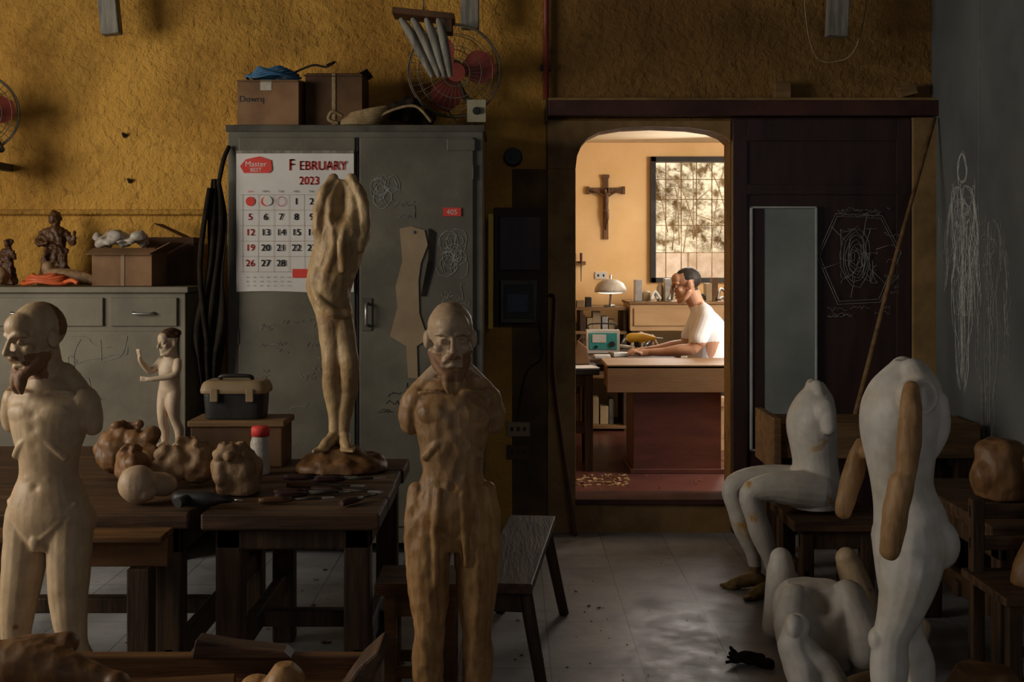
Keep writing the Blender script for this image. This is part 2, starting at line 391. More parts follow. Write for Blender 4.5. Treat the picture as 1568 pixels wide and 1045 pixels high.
b=B('wall_inner_right'); b.box(3.25,3.4,7.2,10.5,.18,2.53,m_room2); b.done()
b=B('ceiling_inner_room'); b.box(-1.2,3.4,7.2,10.65,2.53,2.6,m_ceil2); b.done()
b=B('window_2')
for (a,c,d,e) in ((1.165,1.21,1.35,2.41),(2.2,2.25,1.35,2.41),(1.17,2.25,1.35,1.39),(1.17,2.25,2.37,2.41)): b.box(a,c,10.45,10.6,d,e,m_black)
for k in range(1,8): b.box(1.17+k*.13,1.177+k*.13,10.53,10.54,1.37,2.4,m_casing)
for z in (1.6,1.83,2.05,2.22): b.box(1.18,2.24,10.53,10.54,z,z+.006,m_casing)
b.done()
def outside():
    b=B('garden_hillside'); N=40; vs=[];fs=[]
    for i in range(N+1):
        for j in range(N+1):
            x=-2+9*i/N; t=j/N; z=-.5+6*t; y=13.0+2.2*t+ .35*noise.noise(Vector((x*1.7,t*9,0)))
            vs.append((x,y,z))
    for i in range(N):
        for j in range(N):
            a=i*(N+1)+j; fs.append((a,a+N+1,a+N+2,a+1))
    b.add(vs,fs,m_leaf,True); b.done(recalc=False)
    b=B('garden_block_wall'); b.box(-2,7,12.6,12.8,-.5,1.62,m_block)
    for k in range(22): b.box(-2+k*.42,-1.985+k*.42,12.59,12.6,-.5,1.62,m_twig)
    b.done()
    b=B('dry_branches')
    for k in range(34):
        x=random.uniform(0,4.5); z=random.uniform(1.6,2.2); h=random.uniform(.3,1.5)
        a=random.uniform(-.8,.8)
        b.tube(cat([(x,12.9,z-.3),(x+a*.4,12.85,z+h*.5),(x+a*1.2,12.8,z+h)],4),.006,m_twig,5)
    b.done()
    b=B('ground_outside'); b.box(-2,7,10.65,16,-.6,-.5,m_conc); b.done()
outside()

b=B('ceiling_strut',); b.box(-2.27,-2.17,6.72,6.8,2.76,3.62,m_pale,ry=-6); b.done(.006)
b=B('ceiling_strut'); b.box(-.28,-.18,6.76,6.84,2.8,3.6,m_pale); b.done(.006)
b=B('ceiling_strut'); b.box(1.73,1.84,6.72,6.8,2.75,3.6,m_pale,ry=3); b.done(.006)
b=B('hanging_wire'); b.tube(cat([(1.58,6.75,3.55),(1.6,6.8,2.95),(1.68,6.9,2.68),(1.8,6.9,2.64),(1.9,6.85,2.72),(1.96,6.8,3.1),(1.95,6.75,3.55)],6),.004,m_rope,6); b.done()
b=B('red_conduit_pipe'); b.tube([(.19,6.96,2.44),(.19,6.96,3.6)],.016,m_redb,10)
for z in (2.6,3.2): b.box(.16,.22,6.95,6.998,z,z+.03,m_lintel)
b.done()
b=B('small_wood_block'); b.box(1.46,1.55,6.9,6.97,2.44,2.53,m_crate); b.done(.004)
b=B('small_wood_block'); b.box(2.15,2.25,6.9,6.97,2.45,2.51,m_crate,ry=-15); b.done(.004)
b=B('rusty_nail')
for (x,z) in ((-2.18,2.236),(-2.15,1.98)):
    b.cyl((x,6.998,z),(x,6.965,z+.01),.013,.008,m_black,10)
b.done()

# ---------------------------------------------------------------- sliding door with mirror
b=B('door_1'); b.box(1.23,2.22,6.93,6.98,.01,2.33,m_door)
for (a,c,d,e) in ((1.23,1.31,.02,2.32),(2.14,2.22,.02,2.32),(1.31,2.14,.02,.14),(1.31,2.14,2.2,2.32),(1.31,2.14,1.9,1.96)):
    b.box(a,c,6.918,6.93,d,e,m_door)
for (a,c,d,e) in ((1.324,1.336,.475,1.835),(1.683,1.695,.475,1.835),(1.324,1.695,.475,.487),(1.324,1.695,1.823,1.835)):
    b.box(a,c,6.895,6.93,d,e,m_frame)
b.box(1.336,1.683,6.91,6.93,.487,1.823,m_glass); b.box(1.336,1.40,6.905,6.912,.487,1.823,m_door)
door=b.done(.003)

def scrib(b,O,U,V,w,h,n,m,r=.0015,seed=0,kind='rand'):
    rd=random.Random(seed); O=Vector(O);U=Vector(U);V=Vector(V)
    for _ in range(n):
        cx,cy=rd.uniform(0,w),rd.uniform(0,h); p=[]
        if kind=='text':
            L=rd.uniform(.04,.12); k=int(L/.008)
            p=[(cx+i*.008,cy+rd.uniform(-.012,.012)) for i in range(k+2)]
        elif kind=='vert':
            L=rd.uniform(.15,.5)*h; x=cx; y=h*rd.uniform(.5,1)
            for i in range(9): p.append((x,y)); x+=rd.uniform(-.03,.03); y-=L/9
        elif kind=='loop':
            a0=rd.uniform(0,6); rr=rd.uniform(.2,.5)*min(w,h)*.6
            for i in range(10): 
                a=a0+i*.55; p.append((cx*.5+w*.25+rr*math.cos(a)*rd.uniform(.8,1.1),cy*.5+h*.25+rr*1.2*math.sin(a)*rd.uniform(.8,1.1)))
        else:
            x,y=cx,cy;a=rd.uniform(0,6.28)
            for i in range(8): p.append((x,y)); a+=rd.uniform(-.9,.9); x+=.25*w*math.cos(a)*rd.random(); y+=.25*h*math.sin(a)*rd.random()
        p=[(min(max(q[0],0),w),min(max(q[1],0),h)) for q in p]
        pts=[O+U*q[0]+V*q[1] for q in (cat(p,3) if kind!='text' else p)]
        b.tube(pts,r,m,4)
def figdraw(b,O,U,V,sc,m,r,seed,reps=3,head=True):
    """sketched standing figure: head, torso, hips, legs, arms, drawn over two or three times"""
    rd=random.Random(seed); O=Vector(O);U=Vector(U);V=Vector(V)
    L=[]
    for rep in range(reps):
        j=lambda:rd.uniform(-.02,.02)
        if head: L.append([(.05*math.cos(a*.7)+j()*.6,.93+.065*math.sin(a*.7)+j()*.6) for a in range(10)])
        for k in(-1,1):
            L.append([(k*.03+j(),.86),(k*.11+j(),.82+j()),(k*.13+j(),.72+j()),(k*.09+j(),.62+j()),(k*.075+j(),.54+j()),(k*.11+j(),.45+j()),(k*.10+j(),.3+j()),(k*.06+j(),.2+j()),(k*.065+j(),.1+j()),(k*.03+j(),.0+j())])
            L.append([(k*.13+j(),.8+j()),(k*.19+j(),.65+j()),(k*.17+j(),.52+j()),(k*.2+j(),.42+j())])
            L.append([(k*.01+j(),.45+j()),(k*.02+j(),.25+j()),(k*.01+j(),.05+j())])
        L.append([(-.07+j(),.7+j()),(j(),.67+j()),(.07+j(),.7+j())]); L.append([(j(),.85),(j(),.6),(j(),.46)])
        L.append([(-.08+j(),.78+j()),(j(),.8+j()),(.08+j(),.76+j()),(j(),.72+j())])
    for p in L: b.tube([O+U*q[0]*sc+V*q[1]*sc for q in cat(p,3)],r,m,4)
X,Z=(1,0,0),(0,0,1)
b=B('chalk_drawing')
def loopy(b,c,pts,m,r=.002):
    b.tube([(c[0]+p[0],c[1],c[2]+p[1]) for p in pts],r,m,4)
cx,cz=1.93,1.56
for k in range(2):
    q=.22+.015*k
    loopy(b,(cx,6.916,cz),[(-q,0),(-q*.55,q*1.0),(q*.55,q*.95),(q*1.0,0.02),(q*.5,-q*1.1),(-q*.5,-q*1.15),(-q,0)],m_chalk,.0016)
for k in range(6):
    q=.03+.016*k
    loopy(b,(cx-.02+random.uniform(-.01,.01),6.916,cz-.01),[(q*.75*math.cos(a*.5)+random.uniform(-.006,.006),q*1.5*math.sin(a*.5)+random.uniform(-.012,.012)) for a in range(14)],m_chalk,.0013)
for a in range(6):
    c_,s_=math.cos(a*pi/3+.3),math.sin(a*pi/3+.3); loopy(b,(cx,6.916,cz),[(.1*c_,.12*s_),(.21*c_,.24*s_)],m_chalk,.0014)
scrib(b,(cx-.1,6.916,cz-.15),X,Z,.2,.3,16,m_chalk,.0012,8,'rand')
scrib(b,(1.72,6.916,1.78),X,Z,.38,.05,9,m_chalk,.0013,3,'text')
scrib(b,(1.74,6.916,1.22),X,Z,.36,.06,9,m_chalk,.0013,4,'text')
scrib(b,(2.05,6.916,1.35),X,Z,.1,.35,9,m_chalk,.0013,5,'text')
b.done(parent=door)

b=B('bamboo_pole'); b.tube([(2.33,6.85,2.32),(2.03,6.58,1.55),(1.74,6.3,.75)],[.010,.012,.014],m_crate,10); b.done()

b=B('chalkboard'); b.box(2.355,2.38,3.2,6.98,.43,3.5,m_board); b.box(2.345,2.38,3.2,6.98,.40,.43,m_black); cbd=b.done()
b=B('chalk_figure_sketch')
Yv=(0,-1,0)
figdraw(b,(2.353,6.50,.85),Yv,Z,1.25,m_chalk_b,.0013,4,5)
figdraw(b,(2.353,6.15,.62),Yv,Z,1.3,m_chalk,.0013,5,4,False)
scrib(b,(2.353,6.68,1.05),Yv,Z,.42,.9,40,m_chalk_b,.0012,12,'vert')
scrib(b,(2.353,6.62,1.25),Yv,Z,.3,.7,26,m_chalk_b,.0011,15,'rand')
scrib(b,(2.353,6.85,1.3),Yv,Z,.2,.6,6,m_chalk,.0013,13,'vert')
scrib(b,(2.353,6.2,.8),Yv,Z,.35,1.0,24,m_chalk,.0013,14,'vert')
b.tube([(2.353,6.25,3.2),(2.353,6.27,1.8),(2.353,6.2,.7)],.0014,m_chalk,4)
b.done(parent=cbd)

# ---------------------------------------------------------------- tall cabinet
b=B('metal_locker_cabinet')
b.box(-1.47,-.15,6.43,6.95,.07,2.23,m_cab)
b.box(-1.48,-.14,6.42,6.96,2.2,2.235,m_edge)
for (a,c) in ((-1.41,-.81),(-.787,-.2)):
    b.box(a,c,6.412,6.43,.16,2.17,m_cab)
    for z in (.35,1.1,1.95): b.cyl((a if a<-1 else c,6.415,z),(a if a<-1 else c,6.415,z+.08),.008,.008,m_edge,8)
b.box(-.806,-.792,6.42,6.43,.16,2.17,m_black)
for x in (-1.44,-.22):
    for y in (6.45,6.88): b.box(x,x+.05,y,y+.05,0,.08,m_edge)
b.box(-.775,-.72,6.405,6.413,1.17,1.34,m_edge); b.tube(cat([(-.747,6.41,1.2),(-.747,6.37,1.21),(-.747,6.37,1.3),(-.747,6.41,1.31)],3),.008,m_steel,8)
b.box(-.335,-.19,6.405,6.412,2.1,2.16,m_cab)
cab=b.done(.004)
b=B('chalk_marks'); y=6.41
scrib(b,(-.73,y,1.80),X,Z,.17,.19,14,m_chalk,.0016,21,'loop')
scrib(b,(-.70,y,1.75),X,Z,.2,.1,7,m_chalk,.0014,22,'text')
scrib(b,(-.40,y,1.42),X,Z,.18,.3,18,m_chalk,.0016,23,'loop')
scrib(b,(-.36,y,1.25),X,Z,.14,.16,8,m_chalk,.0014,24,'rand')
scrib(b,(-1.32,y,.92),X,Z,.36,.32,18,m_chalk,.0012,25,'text')
scrib(b,(-.7,y,.75),X,Z,.16,.2,12,m_ink,.0014,26,'text')
scrib(b,(-1.35,y,.5),X,Z,.3,.3,5,m_chalk,.001,27,'rand')
b.done(parent=cab)
b=B('red_number_plate'); b.box(-.355,-.262,6.404,6.411,1.762,1.806,m_red); b.text('405',-.309,6.4035,1.771,.038,m_white); b.done()
b=B('kraft_paper_template')
pp=[(-.579,1.698),(-.52,1.71),(-.451,1.69),(-.434,1.614),(-.47,1.52),(-.482,1.429),(-.478,1.261),(-.434,1.126),(-.49,1.092),(-.485,.924),(-.535,.93),(-.545,1.092),(-.629,1.143),(-.59,1.294),(-.60,1.40),(-.565,1.53)]
b.prism(pp[::-1],6.404,6.408,m_kraft); b.cyl((-.51,6.404,1.68),(-.51,6.395,1.68),.008,.008,m_steel,8)
b.prism([(-.43,1.70),(-.40,1.68),(-.41,1.5),(-.45,1.35),(-.47,1.35),(-.43,1.55)],6.402,6.406,m_cloth)
b.done()
def calendar():
    b=B('paper_calendar')
    N=24;M_=20; x0,x1,z0,z1=-1.42,-.815,1.372,2.092; vs=[];fs=[]
    for i in range(N+1):
        for j in range(M_+1):
            u,v=i/N,j/M_; vs.append((x0+(x1-x0)*u,6.403-.002*math.sin(u*9+v*3),z0+(z1-z0)*v+.004*math.sin(u*6)))
    for i in range(N):
        for j in range(M_):
            a=i*(M_+1)+j; fs.append((a,a+M_+1,a+M_+2,a+1))
    b.add(vs,fs,m_paper,True)
    y=6.3985
    b.box(x0+.0,x1,6.397,6.404,z1-.006,z1+.008,m_pale)
    b.prism([(-1.40,2.02),(-1.37,2.055),(-1.30,2.07),(-1.24,2.05),(-1.235,2.0),(-1.25,1.985),(-1.38,1.985)][::-1],y,y+.002,m_red)
    b.text('Master',-1.318,y-.0008,2.018,.04,m_paper); b.text('BEST',-1.318,y-.0008,1.991,.028,m_paper)
    for dx in (0,.003):
        b.text('F',-1.135+dx,y,1.998,.085,m_red,sx=.85); b.text('EBRUARY',-.975+dx,y,2.0,.067,m_red,sx=.86)
        b.text('2023',-1.045+dx,y,1.925,.060,m_red,sx=.88)
    for k,d in enumerate('SUN MON TUE WED THU FRI SAT'.split()): b.text(d,-1.347+k*.079,y,1.885,.014,m_red if k==0 else m_ink)
    def num(t,col,row,m):
        for dx in (-.0012,.0012): b.text(str(t),-1.347+col*.079+dx,y,1.822-row*.0795,.048,m)
    for c in range(3): 
        cx=-1.347+c*.079; 
        ring=[(cx+.024*math.cos(a*pi/8),y,1.838+.024*math.sin(a*pi/8)) for a in range(16)]
        if c<2: b.add([(p[0],p[1],p[2]) for p in ring],[tuple(range(16))],m_red)
        else: b.tube(ring,.0012,m_red,4,closed=True)
        if c==1: b.add([(p[0]+.01,p[1]-.001,p[2]+.003) for p in ring],[tuple(range(16))],m_paper)
    d=1
    for row in range(5):
        for col in range(7):
            if row==0 and col<3: continue
            if d>28: break
            num(d,col,row,m_red if col==0 else m_ink); d+=1
    b.box(-1.13,-.83,y,y+.001,1.445,1.49,m_red)
    for k in range(7):
        for r_ in range(3): b.text('%d %d'%(k+r_*7+1,k+2),-1.36+k*.035,y,1.40+r_*.022,.010,m_ink)
    for r_ in range(6): b.box(x0+.02,x1-.02,y+.0005,y+.0012,1.872-r_*.0795,1.8732-r_*.0795,m_kraft)
    for c in range(8): b.box(-1.3865+c*.079,-1.3855+c*.079,y+.0005,y+.0012,1.475,1.873,m_kraft)
    b.done(recalc=False)
calendar()

zt=2.236
b=B('cardboard_box'); b.box(-1.43,-1.11,6.47,6.8,zt,2.475,m_card); b.box(-1.43,-1.11,6.44,6.6,2.475,2.479,m_card,rx=8); b.box(-1.43,-1.11,6.66,6.82,2.478,2.482,m_card,rx=-10)
b.box(-1.31,-1.25,6.468,6.471,2.42,2.475,m_plas); b.text('Dowrq',-1.355,6.4675,2.36,.045,m_ink); b.done(.004)
b=B('cardboard_box'); b.box(-1.09,-.79,6.56,6.86,zt,2.52,m_card_d); b.box(-1.1,-.79,6.54,6.68,2.52,2.524,m_card_d,rx=14); b.box(-.84,-.76,6.56,6.86,2.525,2.53,m_card_d,ry=-30)
b.box(-.95,-.93,6.555,6.56,zt,2.52,m_rope); b.done(.004)
b=B('blue_hose_coil')
for k in range(6):
    b.tube([(-1.27+(.145-.012*k)*math.cos(a*pi/10),6.62+(.11-.008*k)*math.sin(a*pi/10),2.505+.009*k+.008*math.sin(a*1.3+k)) for a in range(20)],.007,m_blue,6,closed=True)
b.tube(cat([(-1.15,6.6,2.535),(-1.05,6.56,2.565),(-.98,6.55,2.555),(-.93,6.52,2.575),(-.97,6.5,2.555)],5),.006,m_cloth,6)
b.done()
b=B('rope_bundle')
for k in range(7):
    b.tube([(-.80+.10*math.cos(a*pi/9)+.01*k,6.49+.05*math.sin(a*pi/9),zt+.012+.011*k*(1+.3*math.cos(a*pi/9))) for a in range(18)],.011,m_rope,6,closed=True)
b.tube(cat([(-.9,6.46,zt+.012),(-.95,6.45,zt+.03),(-.93,6.45,zt+.07),(-.88,6.47,zt+.05)],5),.01,m_rope,6)
b.tube(cat([(-.72,6.47,zt+.03),(-.62,6.46,zt+.08),(-.5,6.46,zt+.10),(-.42,6.47,zt+.02)],5),.008,m_rope,6)
b.done()
bd=Body('dark_rag_bundle')
for k in range(9): bd.ball((-.54+random.uniform(-.07,.08),6.63+random.uniform(-.05,.05),zt+.055+random.uniform(-.005,.07)),(.05,.045,.045))
bd.fuse([m_cloth],.008,2,chisel=.02,cs=25)

def fan(name,cx,cy,cz,R,yaw,pitch,wall_y,bx=(.07,.17),bz=(-.28,-.16)):
    M=T((cx,cy,cz),yaw,pitch)
    b=B(name,M)
    for (r,y) in ((R,0),(R*.97,-.03),(R*.97,.05),(R*.8,-.065),(R*.55,-.08),(R*.3,-.088),(R*.75,.075),(R*.45,.09)):
        b.tube([(r*math.cos(a*pi/20),y,r*math.sin(a*pi/20)) for a in range(40)],.0025 if r<R else .005,m_rust,6,closed=True)
    for k in range(36):
        a=k*2*pi/36; c,s_=math.cos(a),math.sin(a)
        b.tube([(r*c,y,r*s_) for r,y in ((R*.2,-.09),(R*.55,-.082),(R*.85,-.06),(R,-.0),(R*.85,.065),(R*.3,.095))],.0012,m_rust,4)
    b.cyl((0,-.095,0),(0,-.085,0),R*.2,R*.2,m_redb,20); b.cyl((0,-.05,0),(0,.03,0),R*.16,R*.16,m_redb,16)
    for k in range(3):
        a=k*2*pi/3+.2; pts=[q/7 for q in range(8)]
        top=[];bot=[]
        for t in pts:
            r=R*(.14+.76*t); w=R*(.16+.42*math.sin(pi*min(t*.9+.06,1)))
            for lst,sg in((top,1),(bot,-1)):
                ang=a+sg*w/max(r,.01)*.75*(.35+.65*min(1,t*1.4)); lst.append((r*math.cos(ang),-.01+sg*.022,r*math.sin(ang)))
        vs=top+bot; n=len(top)
        b.add(vs,[(i,i+1,n+i+1,n+i) for i in range(n-1)],m_redb,True)
    b.cyl((0,.06,0),(0,.19,0),.062,.05,m_edge,20)
    b.M=Matrix()
    b.tube(cat([(cx,cy+.14,cz-.02),(cx+.05,cy+.10,cz-.12),(cx+.12,cy+.02,cz-.2)],5),.018,m_edge,10)
    b.box(cx+bx[0],cx+bx[1],cy-.05,cy+.04,cz+bz[0],cz+bz[1],m_ivory); x=cx+(bx[0]+bx[1])/2; z=cz+(bz[0]+bz[1])/2
    b.cyl((x,cy-.05,z),(x,cy-.075,z),.022,.018,m_black,14)
    b.box(x-.02,x+.02,cy+.03,wall_y-.002,z-.02,z+.02,m_edge)
    b.tube(cat([(x-.02,cy-.0,cz+bz[0]),(x-.05,cy+.02,cz+bz[0]-.03),(x-.12,cy+.03,cz+bz[0]+.02),(x-.16,cy+.05,cz+bz[0]+.08)],4),.004,m_black,5)
    return b.done(.003)
fan('mounted_fan',-.31,6.70,2.555,.25,8,12,7.0)
fan('mounted_fan',-2.87,6.68,2.33,.21,25,6,7.0,bx=(-.02,.1),bz=(-.35,-.2))
bd=B('hanging_wooden_bracket')
bd.box(-.60,-.29,6.20,6.38,2.755,2.785,s_dark,ry=6)
for k,(xa,xb) in enumerate(((-.56,-.40),(-.50,-.365),(-.43,-.34),(-.37,-.31))):
    bd.tube(cat([(xa,6.24,2.75),(xa*.6+xb*.4,6.23,2.65),(xb,6.27,2.46)],4),[.012+.012*math.sin(i/8*pi) for i in range(9)],m_pale,10)
bd.box(-.36,-.30,6.22,6.34,2.68,2.75,m_benchz)
bd.tube([(-.45,6.30,2.78),(-.45,6.30,3.6)],.005,m_rope,6); bd.done(.004)

# between cabinet and doorway
b=B('electrical_panel_board')
b.box(-.10,.187,6.965,6.997,1.162,1.83,m_lintel); b.box(-.07,.16,6.94,6.965,1.48,1.78,m_door)
b.box(-.0625,.135,6.86,6.965,1.19,1.427,m_edge); b.box(-.045,.118,6.852,6.862,1.215,1.40,m_black); b.box(-.03,.09,6.848,6.853,1.25,1.35,m_screen)
b.tube(cat([(.15,6.95,1.2),(.17,6.95,1.0),(.08,6.96,.9),(.03,6.97,.64)],6),.006,m_black,6); b.done(.008)
b=B('yellow_ruler'); b.box(-.130,-.104,6.80,6.83,1.16,1.79,m_yel); b.box(-.125,-.109,6.83,6.998,1.7,1.73,m_steel); b.done(.002)
b=B('round_black_knob'); b.cyl((.005,6.998,2.115),(.005,6.93,2.115),.055,.045,m_black,20); b.cyl((.005,6.93,2.115),(.005,6.9,2.115),.02,.02,m_black,12); b.done()
for z in (.585,.455):
    b=B('electrical_outlet'); b.box(-.03,.10,6.985,6.998,z-.04,z+.04,m_kraft if z>.5 else m_card_d)
    for x in (.0,.035,.07): b.box(x-.008,x+.008,6.982,6.986,z-.01,z+.012,m_black)
    b.done(.003)
b=B('walking_cane'); b.tube(cat([(.21,6.93,1.34),(.235,6.9,1.33),(.235,6.9,1.25),(.23,6.88,.9),(.30,6.85,.35),(.35,6.82,.02)],6),.011,m_lintel,8); b.done()
b=B('hanging_dark_apron')
N=24;vs=[];fs=[]
for j in range(N+1):
    t=j/N; z=1.95-1.05*t; w=(.02+.045*math.sin(min(t*1.2,1)*pi*.7))*(1+.25*math.sin(t*11)); cx=-1.515+.015*math.sin(t*6)-.02*t
    for i in range(13):
        u=i/12*2-1; vs.append((cx+u*w,6.355+.02*math.sin(u*8+t*7)*(.4+t),z+.03*math.sin(u*3+1)*t))
for j in range(N):
    for i in range(12): a=j*13+i; fs.append((a,a+1,a+14,a+13))
b.add(vs,fs,m_cloth,True)
b.tube(cat([(-1.5,6.35,1.92),(-1.48,6.38,2.05),(-1.46,6.41,2.12)],4),.006,m_cloth,6)
b.tube(cat([(-1.54,6.33,1.9),(-1.59,6.33,1.5),(-1.55,6.33,1.1)],4),[.008]*9,m_cloth,6)
ob=b.done(recalc=False); so=ob.modifiers.new('s','SOLIDIFY'); so.thickness=.006

# ---------------------------------------------------------------- low cabinet
b=B('metal_drawer_cabinet')
b.box(-3.4,-1.66,6.32,6.93,.06,1.37,m_cab2); b.box(-3.42,-1.64,6.29,6.95,1.37,1.40,m_cab2)
for (a,c) in ((-2.9,-2.075),(-2.04,-1.70)):
    b.box(a,c,6.305,6.32,1.20,1.345,m_cab2); xm=(a+c)/2
    b.tube(cat([(xm-.05,6.305,1.27),(xm-.045,6.28,1.265),(xm+.045,6.28,1.265),(xm+.05,6.305,1.27)],4),.006,m_steel,8)
for (a,c) in ((-3.0,-2.315),(-2.29,-1.70)): b.box(a,c,6.305,6.32,.12,1.175,m_cab2)
for x in (-3.38,-1.73):
    for y in (6.34,6.86): b.box(x,x+.05,y,y+.05,0,.07,m_edge)
cab2=b.done(.004)
b=B('chalk_marks'); y=6.303
scrib(b,(-2.25,y,.75),X,Z,.3,.4,9,m_chalk,.0012,31,'rand'); scrib(b,(-1.95,y,.62),X,Z,.2,.1,5,m_chalk,.0015,32,'text'); b.done(parent=cab2)
zt=1.402
b=B('cardboard_box'); b.box(-2.17,-1.86,6.42,6.7,zt,1.575,m_card); b.box(-2.19,-1.86,6.38,6.5,1.58,1.584,m_card,rx=16); b.box(-1.87,-1.76,6.42,6.7,1.60,1.604,m_card,ry=-28)
b.box(-2.02,-2.0,6.417,6.42,zt,1.575,m_kraft)
b.box(-1.98,-1.72,6.72,6.9,zt,1.66,m_card_d,ry=0); b.box(-1.95,-1.7,6.73,6.9,1.68,1.684,m_card_d,ry=25); b.done(.004)
bd=Body('plastic_bag')
for k in range(16): bd.ball((-2.05+random.uniform(-.14,.12),6.56+random.uniform(-.07,.07),1.625+random.uniform(-.0,.045)),(random.uniform(.03,.055),.045,random.uniform(.02,.03)),rz=k*40)
bd.fuse([m_plas],.006,2,chisel=.025,cs=22)
b=B('orange_hose_coil')
for k in range(4):
    b.tube([(-2.41+(.12-.014*k)*math.cos(a*pi/11)+.01*math.sin(k*3+a),6.45+(.07-.006*k)*math.sin(a*pi/11),zt+.018+.011*k+.006*math.sin(a*.9+k)) for a in range(22)],.011,m_org,7,closed=True)
b.tube(cat([(-2.32,6.42,zt+.014),(-2.26,6.38,zt+.03),(-2.22,6.36,zt+.014)],4),.011,m_org,7); b.done()
bd=Body('old_shoe_last'); bd.limb([(-2.46,6.62,zt+.045,.04),(-2.38,6.6,zt+.05,.042),(-2.28,6.58,zt+.04,.036),(-2.22,6.57,zt+.03,.026)]); bd.ball((-2.47,6.62,zt+.09),(.035,.035,.04)); bd.fuse([s_lump],.006,3)
def robed(name,x,y,z,h,mt,lean=0):
    bd=Body(name,T((x,y,z),10*lean,0,0,h/.36))
    bd.vloft([(0,0,0,.085,.06),(0,0,.03,.08,.06),(.0,0,.12,.055,.045),(0,0,.2,.05,.04),(0,0,.25,.06,.035),(0,0,.285,.025,.022)])
    bd.ball((0,-.005,.32),(.026,.03,.036)); bd.ball((0,.01,.325),(.032,.03,.038))
    bd.limb([(-.055,0,.25,.018),(-.075,-.03,.2,.016),(-.03,-.06,.2,.011)]); bd.limb([(.055,0,.25,.018),(.085,-.02,.2,.016),(.1,-.05,.25,.009)])
    bd.limb([(.03,-.03,.22,.012),(.05,-.04,.1,.018),(.055,-.03,.025,.02)]); bd.limb([(-.03,-.03,.2,.012),(-.04,-.045,.1,.016),(-.03,-.04,.025,.02)])
    bd.limb([(-.05,-.02,.23,.01),(0,-.05,.19,.011),(.06,-.03,.16,.012)])
    bd.fuse([mt],.005,1,chisel=.01,cs=50)
robed('saint_figurine',-2.50,6.80,zt+.003,.40,s_dark,1)
robed('saint_figurine',-2.74,6.76,zt+.003,.25,s_dark,-2)
bd=Body('carved_lump'); bd.ball((-2.66,6.45,zt+.052),(.055,.05,.05)); bd.ball((-2.73,6.46,zt+.042),(.055,.05,.04)); bd.ball((-2.70,6.43,zt+.09),(.03,.03,.03)); bd.fuse([s_lump],.006,2,chisel=.01,cs=30)

# ---------------------------------------------------------------- workbenches
def table(name,x0,x1,y0,y1,zt,th,mt,ml,leg=.085,apron=.09,stretch=True,planks=4):
    b=B(name); w=(y1-y0)/planks
    for k in range(planks):
        b.box(x0+random.uniform(-.01,.01),x1+random.uniform(-.01,.012),y0+k*w+.003,y0+(k+1)*w-.003,zt-th,zt,mt)
    i=.04
    for x in (x0+i,x1-i-leg):
        for y in (y0+i,y1-i-leg): b.box(x,x+leg,y,y+leg,0,zt-th,ml)
    b.box(x0+i,x1-i,y0+i,y0+i+.03,zt-th-apron,zt-th,ml); b.box(x0+i,x1-i,y1-i-.03,y1-i,zt-th-apron,zt-th,ml)
    b.box(x0+i,x0+i+.03,y0+i,y1-i,zt-th-apron,zt-th,ml); b.box(x1-i-.03,x1-i,y0+i,y1-i,zt-th-apron,zt-th,ml)
    if stretch:
        b.box(x0+i+.02,x0+i+.06,y0+i,y1-i,.2,.28,ml); b.box(x1-i-.06,x1-i-.02,y0+i,y1-i,.2,.28,ml); b.box(x0+i,x1-i,(y0+y1)/2-.03,(y0+y1)/2+.03,.2,.26,ml)
    return b.done(.008)
table('carving_workbench',-1.0,-.42,3.98,5.1,.72,.055,m_bench,m_benchz,apron=.07)
table('carving_workbench',-2.3,-1.03,3.98,5.45,.72,.05,m_bench,m_benchz,planks=5)
b=B('low_plank_bench'); b.box(-2.2,-1.08,3.9,3.97,.57,.66,m_orange)
b.box(-2.2,-1.08,3.83,3.97,.66,.68,m_orange)
for x in (-2.1,-1.2): b.box(x,x+.07,3.87,3.95,0,.57,m_benchz)
b.done(.004)
b=B('wooden_box'); b.box(-1.26,-.90,4.87,5.08,.722,.88,m_card_d); b.box(-1.27,-.89,4.86,5.09,.88,.905,m_crate); b.done(.005)
b=B('toolbox'); z=.907
b.vloft([(-1.10,4.97,z,.115,.075),(-1.10,4.97,z+.04,.118,.078),(-1.10,4.97,z+.10,.122,.08)],m_black,sq=.35); b.vloft([(-1.10,4.97,z+.10,.132,.088),(-1.10,4.97,z+.115,.134,.09),(-1.10,4.97,z+.14,.125,.08),(-1.10,4.97,z+.15,.11,.07)],m_tan,sq=.35)
b.tube(cat([(-1.16,4.97,z+.145),(-1.155,4.95,z+.165),(-1.045,4.95,z+.165),(-1.04,4.97,z+.145)],4),.008,m_black,8)
for x in (-1.17,-1.03): b.box(x-.015,x+.015,4.875,4.89,z+.07,z+.12,m_tan)
b.done(.003)
b=B('plastic_jar'); b.lathe((-.955,4.72,.722),[(.0,0),(.036,0),(.038,.01),(.038,.12),(.032,.14),(.028,.145)],m_plas); b.lathe((-.955,4.72,.867),[(.034,0),(.035,.03),(.03,.036),(0,.037)],m_red); b.done()
def rough_head(name,loc,rz,rx,ry,s,mats,chis=.012,sm=8):
    bd=Body(name,T(loc,rz,rx,ry,s)); bd.ball((0,.01,.02),(.078,.09,.09)); bd.ball((0,-.03,-.05),(.055,.055,.07)); bd.limb([(0,-.085,.02,.012),(0,-.10,-.03,.016)])
    bd.limb([(-.05,-.07,.03,.014),(0,-.085,.035,.014),(.05,-.07,.03,.014)]); bd.limb([(0,.01,-.06,.055),(0,.01,-.14,.055)]); bd.ball((0,-.07,-.1),(.04,.035,.04))
    return bd.fuse(mats,.005,sm,chisel=chis,cs=24,gouge=.01,gs=26)
